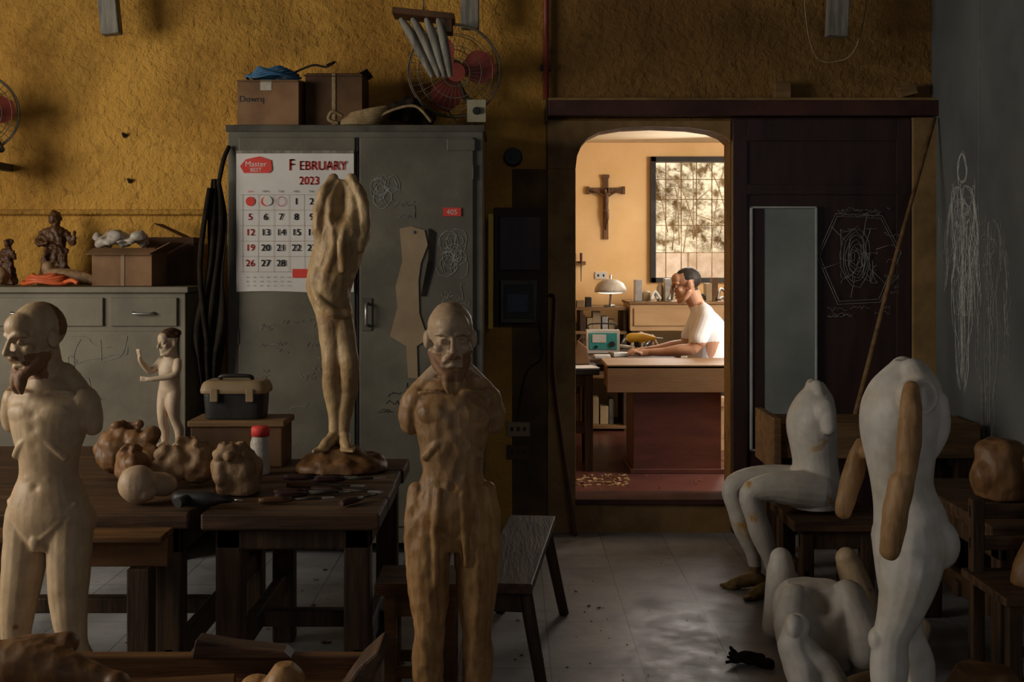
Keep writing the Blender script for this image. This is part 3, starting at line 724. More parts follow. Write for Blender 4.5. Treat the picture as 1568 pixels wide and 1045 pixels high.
bd=Body('carved_head'); bd.ball((-1.245,4.13,.788),(.064,.062,.064)); bd.limb([(-1.235,4.16,.785,.04),(-1.18,4.22,.77,.042)]); bd.ball((-1.21,4.12,.765),(.03,.04,.03)); bd.fuse([s_head],.005,4,chisel=.004,cs=20)
rough_head('carved_head',(-1.15,4.47,.812),-70,-75,0,.85,[s_lump])
rough_head('carved_head',(-1.47,4.70,.822),70,-80,20,1.0,[s_warm])
rough_head('carved_head',(-1.36,4.45,.80),20,-70,0,.75,[s_warm])
bd=Body('carved_head_block'); bd.vloft([(-.95,4.33,.724,.07,.07),(-.955,4.33,.78,.077,.078),(-.96,4.33,.83,.080,.078),(-.965,4.33,.865,.06,.06)],sq=.6)
for k in range(9): bd.limb([(-.97+.055*math.cos(k*.8),4.31+.055*math.sin(k*.8),.86,.018),(-.97+.035*math.cos(k*.8+1),4.31+.04*math.sin(k*.8+1),.89,.012)])
bd.ball((-1.0,4.27,.80),(.03,.03,.045))
bd.fuse([s_lump],.005,2,chisel=.01,cs=22,gouge=.008,gs=28)
def tool(name,p,ang,L,kind=0):
    b=B(name,T(p,ang)); r=.013
    b.tube([(0,0,r),(.0+.02,0,r),(.07,0,r),(.11,0,r)],[.009,.012,.012,.008],m_orange if kind==0 else m_lintel,10)
    b.tube([(.11,0,r),(.11+L*.7,0,r)],[.004,.005],m_edge,6); b.box(.11+L*.7,.11+L,-.008,.008,r-.003,r+.002,m_steel)
    return b.done()
for (x,y,a,L,k) in ((-.84,4.12,15,.14,0),(-.80,4.2,25,.16,1),(-.82,4.28,5,.15,1),(-.70,4.34,-12,.14,1),(-.80,4.42,-4,.17,0),(-.72,4.52,10,.15,1),(-.84,4.58,0,.16,1),(-.56,4.08,60,.12,1)):
    tool('wood_chisel',(x,y,.7215),a,L,k)
b=B('power_drill',T((-1.0,4.06,.723),-10)); b.tube([(-.11,0,.03),(-.09,0,.03),(.0,0,.03),(.03,0,.03),(.05,0,.03),(.09,0,.03)],[.02,.027,.028,.022,.014,.010],m_black,14); b.tube([(-.05,0,.03),(-.07,-.06,.025)],[.02,.017],m_black,12); b.cyl((.09,0,.03),(.13,0,.03),.003,.003,m_steel,6); b.done()

# ---------------------------------------------------------------- statues
def hands_free_standing(name,M,mats,cls,legs,head=(0,0,0,0,0,0),beard=1,hipx=0,chis=.0,broad=1,extra=None,ccs=22,gen=1,gouge=0,gmask=None):
    bd=Body(name,M)
    bd.vloft([(hipx,.005,.69,.085,.065),(hipx,.005,.74,.118,.082),(hipx,.0,.80,.128,.088),(hipx*.8,-.0,.86,.108,.078),(hipx*.6,-.002,.91,.088,.066),
              (hipx*.3,-.002,.97,.094,.072),(0,0,1.03,.106*broad,.082),(0,.002,1.09,.116*broad,.085),(0,.005,1.13,.118*broad,.074),(0,.01,1.165,.092*broad,.054),(0,.012,1.195,.055,.044)])
    for k in(-1,1):
        bd.ball((k*.050,-.056,1.09),(.054,.024,.034),rz=k*12)
        bd.ball((k*.104*broad,.008,1.125),(.038,.046,.042))
        bd.limb([(k*.112*broad,.01,1.12,.036),(k*.122*broad,.012,1.08,.034),(k*.124*broad,.015,1.05,.029)])
        bd.limb([(k*.10,.012,1.150,.026),(k*.04,.015,1.20,.034)])
        bd.limb([(k*.09,-.035,1.150,.007),(k*.05,-.051,1.155,.006),(k*.012,-.049,1.145,.006)])
        bd.limb([(k*.080,-.045,.965,.011),(k*.05,-.063,1.0,.011),(k*.012,-.071,1.03,.009)])
        for z,r in ((.99,.028),(.945,.026),(.90,.025)): bd.ball((k*.024+hipx*.4,-.056,z),(.022,.011,r*.75))
        bd.limb([(hipx+k*.105,-.035,.83,.009),(hipx+k*.07,-.064,.78,.009),(hipx+k*.02,-.07,.735,.009)])
        bd.ball((hipx+k*.055,.06,.765),(.06,.05,.06))
    bd.ball((hipx*.6,-.045,.85),(.055,.03,.05))
    if gen: bd.ball((hipx,-.060,.722),(.024,.024,.028))
    bd.dent((hipx*.5,-.08,.88),.012,(0,.008,0))
    for z in (.96,1.0,1.05,1.09): bd.dent((0,-.09,z),.014,(0,.006,0))
    for L in legs:
        bd.limb(L[:-1])
        kn=L[3]; bd.ball((kn[0],kn[1]-.020,kn[2]),(.026,.02,.032))
        fx,fy,dx=L[-1]; bd.foot(fx,fy,0,dx)
    if extra: extra(bd)
    HM=T((head[0],head[1],1.305),head[3],head[4],head[5],.90)
    bd.head(HM,beard=beard); HI=HM.inverted()
    return bd.fuse(mats,.004,3,lambda p:cls(p,HI@p),chisel=chis,cs=ccs,gouge=gouge,gs=34,gmask=gmask)
def leg(k,hx,kx,ky,ax,ay,dx=.02,r=1,hipx=0):
    return [(hipx+k*hx,.0,.78,.068*r),(hipx+k*(hx+.004),-.012,.66,.064*r),(k*(kx*.5+hx*.5)+hipx*.5,ky*.6-.01,.55,.055*r),(k*kx,ky,.435,.043*r),(k*(kx+.004),ky*.5+.018,.34,.047*r),(k*(ax*.6+kx*.4),ay*.5+.015,.22,.036*r),(k*ax,ay+.012,.09,.026*r),(k*ax,ay,k*dx)]
def is_beard(h): return h.y<.0 and ((h.z<-.04 and h.z>-.18 and (abs(h.x)>.033 or h.z<-.082) and not(h.z<-.13 and h.y>-.05)) or (h.z<-.042 and h.z>-.056 and h.y<-.085))
def xt(bd):
    for k in(-1,1):
        bd.limb([(k*.102,-.01,.86,.026),(k*.108,-.015,.76,.034),(k*.102,-.02,.62,.032),(k*.092,-.02,.5,.026)])
        bd.limb([(k*.07,-.045,.80,.030),(k*.075,-.05,.66,.028),(k*.072,-.045,.52,.022)])
    bd.limb([(-.04,-.072,.87,.010),(-.045,-.08,.8,.012),(-.05,-.075,.72,.012),(-.052,-.07,.6,.01)]); bd.limb([(.03,-.075,.86,.010),(.032,-.082,.78,.010),(.04,-.07,.66,.01)])
    bd.vloft([(0,-.02,.70,.045,.045),(0,-.03,.78,.06,.055),(0,-.02,.88,.07,.05)],sq=.7)
def cc(p,h):
    if p.z>1.185:
        return 3 if is_beard(h) else 0
    return 1 if p.z>.885+.03*math.sin(p.x*25) else 2
hands_free_standing('armless_bearded_statue',T((-.175,3.64,0),4),[s_head,s_torso,s_legs,s_beard],cc,
    [leg(-1,.066,.068,-.02,.062,.0),leg(1,.066,.072,-.015,.07,.02)],head=(-.005,-.022,0,3,4,0),chis=.002,ccs=30,extra=xt,gen=0,gouge=.007,
    gmask=lambda p:max(0,min(1,(1.19-p.z)*12)))
def cl(p,h):
    if p.z>1.15 and is_beard(h): return 1
    if p.z>1.2 and h.z>.0 and h.y>.045: return 1
    return 0
hands_free_standing('armless_bearded_statue',T((-1.355,3.64,0),-12),[s_cream,s_beard],cl,
    [leg(-1,.068,.095,-.02,.11,.01),leg(1,.068,.10,-.04,.09,.06)],head=(-.025,-.03,0,-24,8,-3),chis=.002,broad=1.06)

bd=Body('headless_carved_body',T((-.665,4.82,0),0))
bd.vloft([(.0,0,1.845,.035,.04),(.006,0,1.80,.078,.06),(.012,0,1.72,.100,.08),(.012,0,1.65,.104,.09),(-.005,0,1.58,.100,.088),(-.025,0,1.51,.097,.085),(-.045,0,1.43,.086,.08),(-.035,0,1.355,.074,.07),(-.018,.0,1.28,.06,.058),(-.015,0,1.22,.05,.05)])
for k in(-1,1):
    bd.limb([(.01+k*.035,-.03,1.85,.018),(.01+k*.075,-.04,1.78,.022),(.01+k*.088,-.05,1.68,.024),(.01+k*.075,-.05,1.58,.018)])
    bd.limb([(.0+k*.03,-.07,1.70,.012),(k*.015,-.085,1.6,.014),(-.01+k*.03,-.08,1.5,.014)])
for z in (1.82,1.79,1.76,1.73,1.70): bd.dent((.012,-.07,z),.026,(0,.03,0))
bd.limb([(-.05,-.02,1.35,.048),(-.035,-.02,1.25,.046),(-.028,-.04,1.13,.036),(-.03,-.01,1.04,.038),(-.022,.01,.93,.028),(-.02,.0,.84,.023)])
bd.limb([(-.005,.0,1.35,.05),(.018,-.02,1.22,.046),(.042,-.05,1.125,.038),(.03,.0,1.03,.038),(.012,.01,.92,.028),(.01,.0,.84,.023)])
bd.foot(-.028,.0,.80,-.03,.13,.8); bd.foot(.018,.0,.80,.02,.13,.8)
bd.limb([(-.09,-.02,1.46,.02),(-.08,-.06,1.40,.018),(-.03,-.075,1.34,.02),(.03,-.05,1.33,.02)])
ob=bd.fuse([s_hang],.0045,2,lambda p:0,chisel=.003,cs=24,gouge=.010,gs=30,gmask=lambda p:max(.1,min(1,(p.z-1.25)*4)))
bd=Body('base'); bd.vloft([(-.66,4.82,.7235,.18,.15),(-.66,4.82,.75,.17,.14),(-.66,4.82,.78,.11,.10),(-.665,4.81,.815,.06,.07)],sq=.8)
for k in range(9): bd.ball((-.66+.12*math.cos(k*.7),4.82+.1*math.sin(k*.7),.756),(.05,.04,.028),rz=k*50)
bd.fuse([s_warm],.006,1,chisel=.008,cs=22,parent=ob)

bd=Body('child_figurine',T((-1.455,5.28,.723),-25,0,0,.5))
bd.vloft([(0,0,.46,.07,.06),(0,0,.52,.10,.075),(0,0,.60,.085,.07),(0,-.01,.68,.09,.075),(0,0,.76,.095,.065),(0,0,.80,.05,.045),(0,0,.84,.035,.035)])
bd.head(T((0,-.015,.925),-15,5,0,.95)); 
for k in range(10): bd.ball((.06*math.cos(k*.63),.02+.05*math.sin(k*.63),.985+.02*math.sin(k*2)),.032)
bd.ball((0,.03,1.0),(.07,.075,.05))
bd.limb([(-.045,0,.5,.062),(-.05,-.02,.38,.055),(-.05,-.03,.27,.04),(-.05,0,.18,.042),(-.05,0,.07,.028)]); bd.limb([(.045,0,.5,.062),(.06,-.03,.38,.055),(.06,.0,.27,.04),(.07,.04,.18,.042),(.07,.04,.07,.028)])
bd.foot(-.05,-.01,.015,-.01,.13,.8); bd.foot(.07,.03,.015,.01,.13,.8)
bd.limb([(-.09,0,.76,.036),(-.15,-.06,.68,.03),(-.17,-.15,.76,.022),(-.175,-.17,.80,.017)]); bd.limb([(.09,0,.76,.036),(.12,-.07,.66,.03),(.0,-.18,.63,.022),(-.05,-.21,.63,.017)])
for k in range(4):
    bd.limb([(-.185+k*.009,-.17,.81,.009),(-.19+k*.012,-.19,.87,.007)],n=8); bd.limb([(-.05,-.21,.64-.01*k,.009),(-.1,-.24,.65-.012*k,.007)],n=8)
bd.vloft([(0.01,.01,0,.13,.11),(.01,.01,.02,.12,.10)])
bd.fuse([statue('child_figurine_paint',(.60,.46,.32),(.48,.33,.2),.4,.7),m_cur],.004,2,lambda p:1 if (p.z>.965 and p.y>-.075) or (p.z>.9 and p.y>.02) else 0)

# seated headless statue
bd=Body('seated_headless_statue',T((1.40,5.76,.006),-82))
bd.vloft([(0,0,.385,.13,.11),(0,0,.44,.145,.122),(0,0,.50,.135,.118),(0,.005,.58,.112,.102),(0,-.002,.66,.115,.106),(0,-.012,.745,.13,.112),(0,-.012,.82,.132,.104),(0,.002,.89,.105,.082),(0,.008,.935,.06,.052),(0,.005,.965,.035,.035)],sq=.95)
for k in(-1,1):
    bd.ball((k*.12,.005,.84),(.045,.05,.06)); bd.limb([(k*.13,.01,.83,.042),(k*.142,.015,.77,.034)])
    bd.limb([(k*.06,.0,.91,.03),(k*.03,.0,.95,.028)])
    o=.0 if k>0 else -.03
    bd.limb([(k*.075,-.01,.472,.09),(k*.085,-.14+o,.49,.082),(k*.085,-.26+o,.495,.064),(k*.08,-.335+o,.465,.052),(k*.08,-.31+o,.37,.05),(k*.08,-.28+o,.28,.052),(k*.08,-.24+o,.17,.036),(k*.08,-.225+o,.09,.029)])
    bd.ball((k*.08,-.36+o,.47),(.035,.025,.035)); bd.foot(k*.08,-.23+o,-.004,k*.015,.165,1.1)
bd.dent((.13,-.03,.93),.03,(-.02,.0,-.03))
bd.fuse([s_whitest,s_foot],.005,4,lambda p:1 if p.z<.10 else 0)
b=B('low_wooden_stool'); b.box(1.25,1.66,5.52,6.02,.325,.372,m_bench)
for x in (1.29,1.56):
    for y in (5.55,5.92): b.box(x,x+.06,y,y+.06,0,.325,m_benchz)
b.box(1.29,1.62,5.56,5.59,.24,.325,m_benchz); b.box(1.3,1.33,5.55,5.98,.1,.15,m_benchz); b.done(.006)

# right standing headless statue
bd=Body('standing_headless_statue',T((1.165,3.70,0),-88))
bd.vloft([(0,.012,.61,.07,.08),(0,.015,.66,.115,.100),(0,.024,.72,.130,.108),(0,.018,.79,.120,.102),(0,-.004,.865,.098,.090),(0,-.01,.945,.108,.100),(0,-.012,1.025,.128,.114),(0,-.006,1.10,.138,.116),(0,.005,1.165,.115,.100),(0,.012,1.21,.075,.066),(0,.014,1.235,.04,.04)])
for k in(-1,1):
    bd.ball((k*.055,.085,.70),(.068,.06,.075))
    bd.ball((k*.12,.0,1.14),(.05,.06,.055)); bd.limb([(k*.10,.01,1.17,.045),(k*.04,.012,1.205,.04)])
    bd.limb([(k*.07,.075,1.12,.032),(k*.065,.085,1.04,.03),(k*.05,.07,.97,.02)])
bd.limb([(.06,.01,.70,.098),(.06,-.005,.60,.085),(.055,-.03,.50,.066),(.05,-.055,.42,.052),(.05,-.06,.33,.056),(.05,-.065,.22,.04),(.05,-.06,.09,.028)])
bd.limb([(-.06,.02,.70,.095),(-.06,.02,.58,.08),(-.055,.02,.47,.062),(-.05,.03,.40,.05),(-.05,.06,.31,.053),(-.05,.07,.2,.038),(-.05,.07,.09,.028)])
bd.ball((.05,-.1,.42),(.03,.022,.035))
bd.foot(.05,-.07,0,.01,.18); bd.foot(-.05,.06,0,-.01,.18)
for z in (1.17,1.14,1.11): bd.dent((.17,.015,z),.024,(-.035,0,0))
st=bd.fuse([s_white],.005,4)
bd=Body('wooden_arm_pieces',T((1.165,3.70,0),-88))
bd.limb([(.150,-.030,1.165,.024),(.172,-.040,1.10,.032),(.176,-.048,1.0,.034),(.176,-.058,.91,.028)]); bd.limb([(.18,-.068,.905,.036),(.185,-.085,.83,.036),(.188,-.10,.75,.032),(.19,-.105,.715,.03)])
bd.fuse([s_arm],.005,1,parent=st,chisel=.003,cs=20,gouge=.005,gs=30)
bd=Body('wooden_forearm',T((0,0,0)))
bd.limb([(1.085,3.86,.955,.026),(1.062,3.86,.88,.034),(1.04,3.86,.80,.03),(1.03,3.86,.755,.026)]); bd.limb([(1.085,3.86,.94,.024),(1.12,3.78,.95,.028)])
bd.fuse([s_arm],.005,2,parent=st,chisel=.003,cs=20,gouge=.005,gs=30)

# ---------------------------------------------------------------- stools & benches centre
b=B('long_wooden_bench',T((.03,4.85,0),-6))
b.box(-.10,.10,-.58,.58,.385,.42,m_benchy)
for x,dx in ((-.08,-.06),(.08,.06)):
    for y,dy in ((-.48,-.06),(.48,.06)): b.tube([(x*.8,y,.385),(x+dx,y+dy,.0)],[.026,.022],m_benchz,6)
b.box(-.085,.085,-.5,-.46,.30,.385,m_benchz); b.box(-.085,.085,.46,.5,.30,.385,m_benchz); b.done(.005)
b=B('wooden_stool'); b.box(-.46,-.16,4.15,4.42,.41,.45,m_orange)
for x in (-.43,-.23):
    for y in (4.18,4.36): b.box(x,x+.04,y,y+.04,0,.41,m_orange)
b.box(-.42,-.2,4.19,4.21,.33,.41,m_orange); b.box(-.42,-.2,4.19,4.21,.12,.16,m_orange); b.box(-.42,-.2,4.37,4.39,.12,.16,m_orange); b.done(.005)

# ---------------------------------------------------------------- right clutter
b=B('wooden_crate_table'); b.box(1.30,2.30,6.12,6.55,.62,.725,m_crate); b.box(1.30,2.30,6.10,6.13,.56,.735,m_crate); b.box(1.28,1.32,6.08,6.55,.5,.76,m_crate)
for x in (1.32,2.2):
    for y in (6.14,6.47): b.box(x,x+.07,y,y+.07,0,.62,m_benchz)
b.box(1.34,2.26,6.15,6.18,.2,.3,m_benchz); b.done(.005)
table('clutter_table',1.72,2.33,4.45,5.45,.58,.05,m_bench,m_benchz)
bd=Body('rough_log_torso'); bd.vloft([(1.94,4.95,.590,.09,.09),(1.93,4.95,.68,.11,.10),(1.93,4.95,.74,.09,.09),(1.94,4.95,.79,.10,.08),(1.94,4.95,.82,.05,.05)]); bd.ball((1.87,4.92,.68),(.05,.06,.07)); bd.fuse([s_warm],.007,1,chisel=.012,cs=9,gouge=.012,gs=20)
b=B('stacked_planks')
for k in range(5): b.box(2.14-.012*k,2.32,4.5+.04*k,5.2,.583+.03*k,.608+.03*k,m_bench if k%2 else m_crate,rz=0)
b.done(.003)
b=B('slatted_chair'); 
for x in (1.60,1.94):
    b.box(x,x+.045,4.0,4.045,0,.42,m_benchz); b.box(x,x+.045,4.32,4.365,0,.70,m_benchz)
b.box(1.58,2.0,3.98,4.38,.42,.45,m_bench)
for z in (.55,.66): b.box(1.6,1.98,4.335,4.355,z-.03,z+.02,m_bench)
for z in (.12,.25): b.box(1.62,1.96,4.01,4.03,z,z+.03,m_benchz); 
b.done(.005)
bd=Body('carved_bust_blank'); bd.vloft([(1.77,4.15,.455,.10,.09),(1.77,4.15,.53,.09,.08),(1.77,4.15,.60,.05,.05),(1.78,4.15,.66,.06,.07),(1.78,4.15,.71,.045,.05),(1.78,4.15,.735,.02,.02)]); bd.fuse([s_warm],.007,2,chisel=.01,cs=12)
bd=Body('carved_pelvis_block'); bd.vloft([(1.17,4.72,.0,.12,.12),(1.17,4.72,.10,.16,.15),(1.16,4.72,.20,.17,.15),(1.15,4.72,.27,.15,.13),(1.14,4.72,.31,.10,.09)]); bd.limb([(1.06,4.66,.26,.06),(1.03,4.58,.18,.065),(1.04,4.54,.08,.06)]); bd.limb([(1.26,4.66,.27,.065),(1.30,4.60,.16,.065),(1.30,4.58,.08,.06)])
bd.dent((1.16,4.60,.28),.05,(0,.05,-.05)); bd.fuse([s_white],.006,3,chisel=.004,cs=15)
bd=Body('carved_thigh'); bd.limb([(1.06,5.0,.06,.055),(1.07,4.98,.16,.06),(1.075,4.97,.28,.058),(1.075,4.97,.34,.045)]); bd.fuse([s_white],.006,2)
bd=Body('carved_thigh'); bd.limb([(1.44,4.98,.055,.05),(1.41,5.0,.16,.06),(1.37,5.02,.28,.056),(1.35,5.02,.33,.045)]); bd.fuse([s_cream],.006,2)
bd=Body('stained_leg_piece'); bd.limb([(.98,4.28,.27,.045),(.97,4.27,.22,.055),(.99,4.25,.14,.06),(1.0,4.22,.06,.058)]); bd.limb([(1.0,4.26,.20,.05),(1.07,4.24,.13,.05),(1.10,4.22,.055,.05)]); bd.ball((.96,4.25,.28),(.03,.04,.04)); bd.fuse([s_whitest],.005,2,chisel=.012,cs=14)
bd=Body('stained_foot_piece'); bd.limb([(.93,4.10,.05,.045),(1.0,4.06,.07,.05),(1.08,4.06,.06,.05)]); bd.foot(.98,4.03,.0,.02,.18,1.1); bd.fuse([s_foot],.005,2)
bd=Body('carved_arm_piece'); bd.limb([(1.20,4.35,.04,.04),(1.30,4.30,.09,.045),(1.38,4.32,.16,.045),(1.44,4.38,.24,.035)]); bd.fuse([s_cream],.006,2)
bd=Body('brown_carved_torso'); bd.vloft([(1.43,3.75,.0,.10,.12),(1.43,3.75,.1,.13,.13),(1.43,3.75,.22,.12,.12),(1.42,3.75,.30,.08,.08)]); bd.limb([(1.40,3.68,.25,.05),(1.36,3.62,.2,.05),(1.35,3.60,.1,.05)]); bd.fuse([s_warm],.006,2,chisel=.012,cs=12)
bd=Body('brown_carved_thigh'); bd.limb([(1.66,3.75,.07,.07),(1.68,3.72,.2,.07),(1.73,3.70,.32,.06)]); bd.fuse([s_warm],.006,2,chisel=.01,cs=12)
bd=Body('brown_carved_knee'); bd.limb([(1.30,3.35,.05,.05),(1.34,3.38,.14,.06),(1.40,3.40,.20,.06),(1.46,3.42,.12,.055),(1.5,3.44,.05,.05)]); bd.fuse([s_warm],.006,2,chisel=.01,cs=12)
bd=Body('dark_glove')
bd.ball((.90,4.72,.025),(.06,.04,.022)); 
for k in range(4): bd.limb([(.86-.0*k,4.70+.015*k,.02,.011),(.81+.01*k,4.68+.03*k,.02+.008*k,.009)])
bd.limb([(.93,4.69,.02,.02),(.97,4.66,.018,.018)]); bd.fuse([m_cloth],.005,1,chisel=.008,cs=40)

# foreground low table with carving blanks
b=B('foreground_plank_table')
for k in range(3): b.box(-1.55,-.34,2.55+k*.2,2.74+k*.2,.44,.48,m_orange)
b.box(-1.55,-.34,3.13,3.17,.44,.535,m_orange); b.box(-1.55,-.34,2.52,2.55,.40,.52,m_orange); b.box(-.37,-.33,2.55,3.15,.44,.52,m_orange)
for x in (-1.5,-.42):
    for y in (2.57,3.07): b.box(x,x+.06,y,y+.06,0,.44,m_benchz)
b.done(.005)
bd=Body('lying_carved_torso'); bd.limb([(-1.35,2.98,.555,.06),(-1.2,2.98,.555,.07),(-1.08,2.97,.545,.062),(-.98,2.96,.525,.042),(-.94,2.95,.52,.035)],flat=.8); bd.limb([(-1.2,3.0,.58,.045),(-1.08,3.02,.60,.03)]); bd.fuse([s_warm],.005,2,chisel=.006,cs=14,gouge=.006)
bd=Body('carved_knee_blank'); bd.vloft([(-.53,2.9,.485,.05,.05),(-.53,2.9,.52,.055,.055),(-.53,2.9,.56,.045,.05),(-.53,2.9,.59,.02,.025)]); bd.ball((-.60,2.92,.522),(.04,.05,.035)); bd.fuse([s_legs],.005,2,gouge=.006)
b=B('wood_offcut'); b.prism([(-.80,.537),(-.55,.537),(-.57,.555),(-.70,.57),(-.79,.585)],3.1,3.165,m_bench); b.done(.004)
b=B('wood_offcut'); b.prism([(-.43,.482),(-.38,.482),(-.325,.55),(-.30,.60),(-.31,.625),(-.36,.58)],2.9,3.05,m_benchy); b.done(.008)
b=B('wood_offcut'); b.box(-.88,-.66,2.9,3.0,.482,.53,m_orange,rz=10); b.done(.004)

b=B('wood_chips'); rd=random.Random(5)
def chips(n,x0,x1,y0,y1,z,s0,s1,m):
    for _ in range(n):
        x,y=rd.uniform(x0,x1),rd.uniform(y0,y1); s_=rd.uniform(s0,s1)
        b.box(x-s_,x+s_,y-s_*.4,y+s_*.4,z,z+s_*.3+.002,m,rz=rd.uniform(0,180),rx=rd.uniform(0,25))
chips(80,.40,.72,7.45,7.82,.183,.005,.018,m_desk); chips(25,.4,1.2,7.25,7.8,.183,.004,.010,m_crate)
b.done()
b=B('floor_debris')
chips(45,.0,1.3,4.3,6.9,.002,.001,.004,m_bench); chips(16,.0,.4,4.6,6.0,.002,.003,.008,m_black); chips(40,-1.6,0,4.2,6.2,.002,.004,.012,m_crate)
b.done()

# ---------------------------------------------------------------- inner room furniture
b=B('drafting_desk'); F=.18
b.box(.60,1.62,7.84,7.87,.70,.87,m_desk2); b.box(.60,1.62,7.84,8.42,.85,.875,m_desk2); b.box(.77,1.33,7.90,8.38,F,.80,m_deskd); b.box(.75,1.35,7.885,8.40,F,F+.03,m_deskd)
b.box(.62,.66,7.87,8.4,.70,.86,m_desk2); b.box(1.5,1.56,7.9,7.96,F,.85,m_deskd); b.box(1.5,1.56,8.32,8.38,F,.85,m_deskd); b.done(.004)
b=B('dark_side_table'); b.box(-.1,.56,7.95,8.45,.80,.84,m_black)
for x in (-.06,.47):
    for y in (7.98,8.36): b.box(x,x+.05,y,y+.05,F,.8,m_benchz)
b.box(-.05,.5,7.99,8.01,.72,.8,m_benchz); b.box(-.05,.5,8.0,8.4,.42,.45,m_benchz); b.done(.004)
b=B('paper_sheet'); b.box(.36,.55,7.98,8.2,.841,.844,m_paper,rz=10); b.done()
b=B('cardboard_wedge'); b.prism([(.34,.842),(.52,.842),(.50,.95),(.44,1.0),(.42,.93)],8.28,8.36,m_card); b.done(.003)
b=B('worktable'); b.box(-.2,1.14,8.5,9.45,.82,.86,m_benchy)
for x in (-.15,1.06):
    for y in (8.51,9.35): b.box(x,x+.05,y,y+.05,F,.82,m_benchz)
b.box(-.1,1.1,9.36,9.4,.7,.82,m_benchz); b.done(.004)
b=B('radio'); b.box(.54,.78,9.0,9.12,.862,1.03,m_white); b.box(.56,.76,8.992,9.002,.89,1.01,m_teal); b.box(.58,.68,8.986,8.994,.94,1.0,m_white); b.cyl((.725,8.99,.93),(.725,8.975,.93),.02,.02,m_black,14); b.cyl((.61,8.995,.91),(.61,8.98,.91),.012,.012,m_black,10)
b.tube(cat([(.56,9.08,1.03),(.57,9.08,1.07),(.75,9.08,1.07),(.76,9.08,1.03)],4),.006,m_black,6); b.done(.005)
b=B('cordless_drill',T((.95,9.06,.972),12))
b.tube([(-.12,0,0),(-.10,0,0),(.0,0,0),(.04,0,0),(.06,0,0),(.1,0,-.005)],[.02,.034,.036,.028,.02,.012],m_yel,14,); b.tube(cat([(-.05,0,-.01),(-.035,0,-.06),(-.03,0,-.09)],3),[.022]*7,m_black,10); b.box(-.08,.03,-.035,.035,-.108,-.07,m_yel); b.cyl((.1,0,-.005),(.16,0,-.008),.006,.004,m_steel,8); b.done(.003)
b=B('metal_tray') 
for k,(x,y,z) in enumerate(((.62,8.62,.861),(.74,8.74,.861),(.45,8.75,.861))): b.box(x-.05,x+.06,y-.05,y+.05,z,z+.02+.01*k,m_steel if k%2 else m_white,rz=20*k)
b.done(.003)
rd=random.Random(3); pal=[m_card,m_white,m_steel,m_black,m_kraft,m_lintel,m_card_d,m_plas,m_black,m_tan,m_edge,m_screen]
b=B('drawer_bench'); b.box(.93,2.4,9.8,10.4,.98,1.19,m_desk)
b.box(.96,1.65,9.785,9.8,1.02,1.16,m_desk); b.box(1.68,2.38,9.785,9.8,1.02,1.16,m_desk); b.box(.92,2.42,9.78,10.42,1.19,1.21,m_crate)
for x in (.94,1.62,2.34): b.box(x,x+.06,9.82,10.38,F,.98,m_benchz)
b.box(.94,2.38,9.84,10.38,.55,.58,m_benchz)
x=1.0
while x<2.2:
    w=rd.uniform(.05,.12); h=rd.uniform(.1,.34); b.box(x,x+w,9.9,10.1,.58,.58+h,rd.choice(pal)); x+=w+.01
b.done(.004)
b=B('shelf_unit'); 
for z in (F+.02,.6,.95,1.14): b.box(.2,.91,9.85,10.4,z,z+.025,m_crate)
for x in (.2,.54,.885): b.box(x,x+.025,9.86,10.4,F,1.15,m_benchz)
for z in (.225,.625,.975):
    x=.25
    while x<.82:
        w=rd.uniform(.03,.08); h=rd.uniform(.05,.155); b.box(x,x+w,9.95,10.1,z,z+h*(2 if z<.9 else 1),rd.choice(pal)); x+=w+rd.uniform(.0,.02)
x=.24
while x<.64:
    w=rd.uniform(.03,.08); h=rd.uniform(.04,.15); b.box(x,x+w,9.9,10.05,1.165,1.165+h,rd.choice(pal)); x+=w+.01
b.done(.003)
b=B('bench_clutter')
x=.98
while x<2.25:
    w=rd.uniform(.025,.09); h=rd.uniform(.05,.19); mm=rd.choice(pal); u=rd.random()
    if u<.4: b.box(x,x+w,9.88,10.02,1.212,1.212+h,mm)
    elif u<.65: b.lathe((x+w/2,9.95,1.212),[(0,0),(w/2,0),(w/2,h*.8),(w/4,h),(0,h)],mm,14)
    else:
        for q in range(3): b.tube(cat([(x+rd.uniform(-.03,.03),9.86,1.225),(x+w*.5,9.88+.03*q,1.235+h*rd.random()),(x+w+rd.uniform(0,.05),9.9,1.23)],4),.011,rd.choice([m_black,m_edge,m_white,m_steel]),8)
    x+=w+.004
b.done(.004)
b=B('tool_pile'); 
for k in range(60):
    x=rd.uniform(-.1,.50) if k%3 else rd.uniform(.80,1.08); y=rd.uniform(9.18,9.38) if k%3==0 else rd.uniform(8.95,9.35); z=.877
    a=rd.uniform(0,3.1); L=rd.uniform(.05,.13); b.tube([(x-L*math.cos(a)*.5,y-L*math.sin(a)*.5,z),(x+L*math.cos(a)*.5,y+L*math.sin(a)*.5,z+rd.uniform(0,.12))],rd.uniform(.006,.015),rd.choice(pal),8)
b.done()
b=B('tool_rack'); b.box(.22,.62,10.46,10.495,1.50,1.53,m_crate)
for k in range(7):
    x=.25+k*.055; b.cyl((x,10.44,1.52),(x,10.44,1.36+.02*(k%3)),.006,.004,m_edge,6); b.cyl((x,10.44,1.60),(x,10.44,1.50),.011,.010,rd.choice([m_lintel,m_yel,m_black]),8)
b.box(.22,.62,10.43,10.47,1.50,1.51,m_crate); b.done(.002)
b=B('desk_lamp'); c=(.76,9.6)
b.lathe((c[0],c[1],1.29),[(.125,0),(.122,.03),(.10,.07),(.06,.095),(.0,.105)],m_plas)
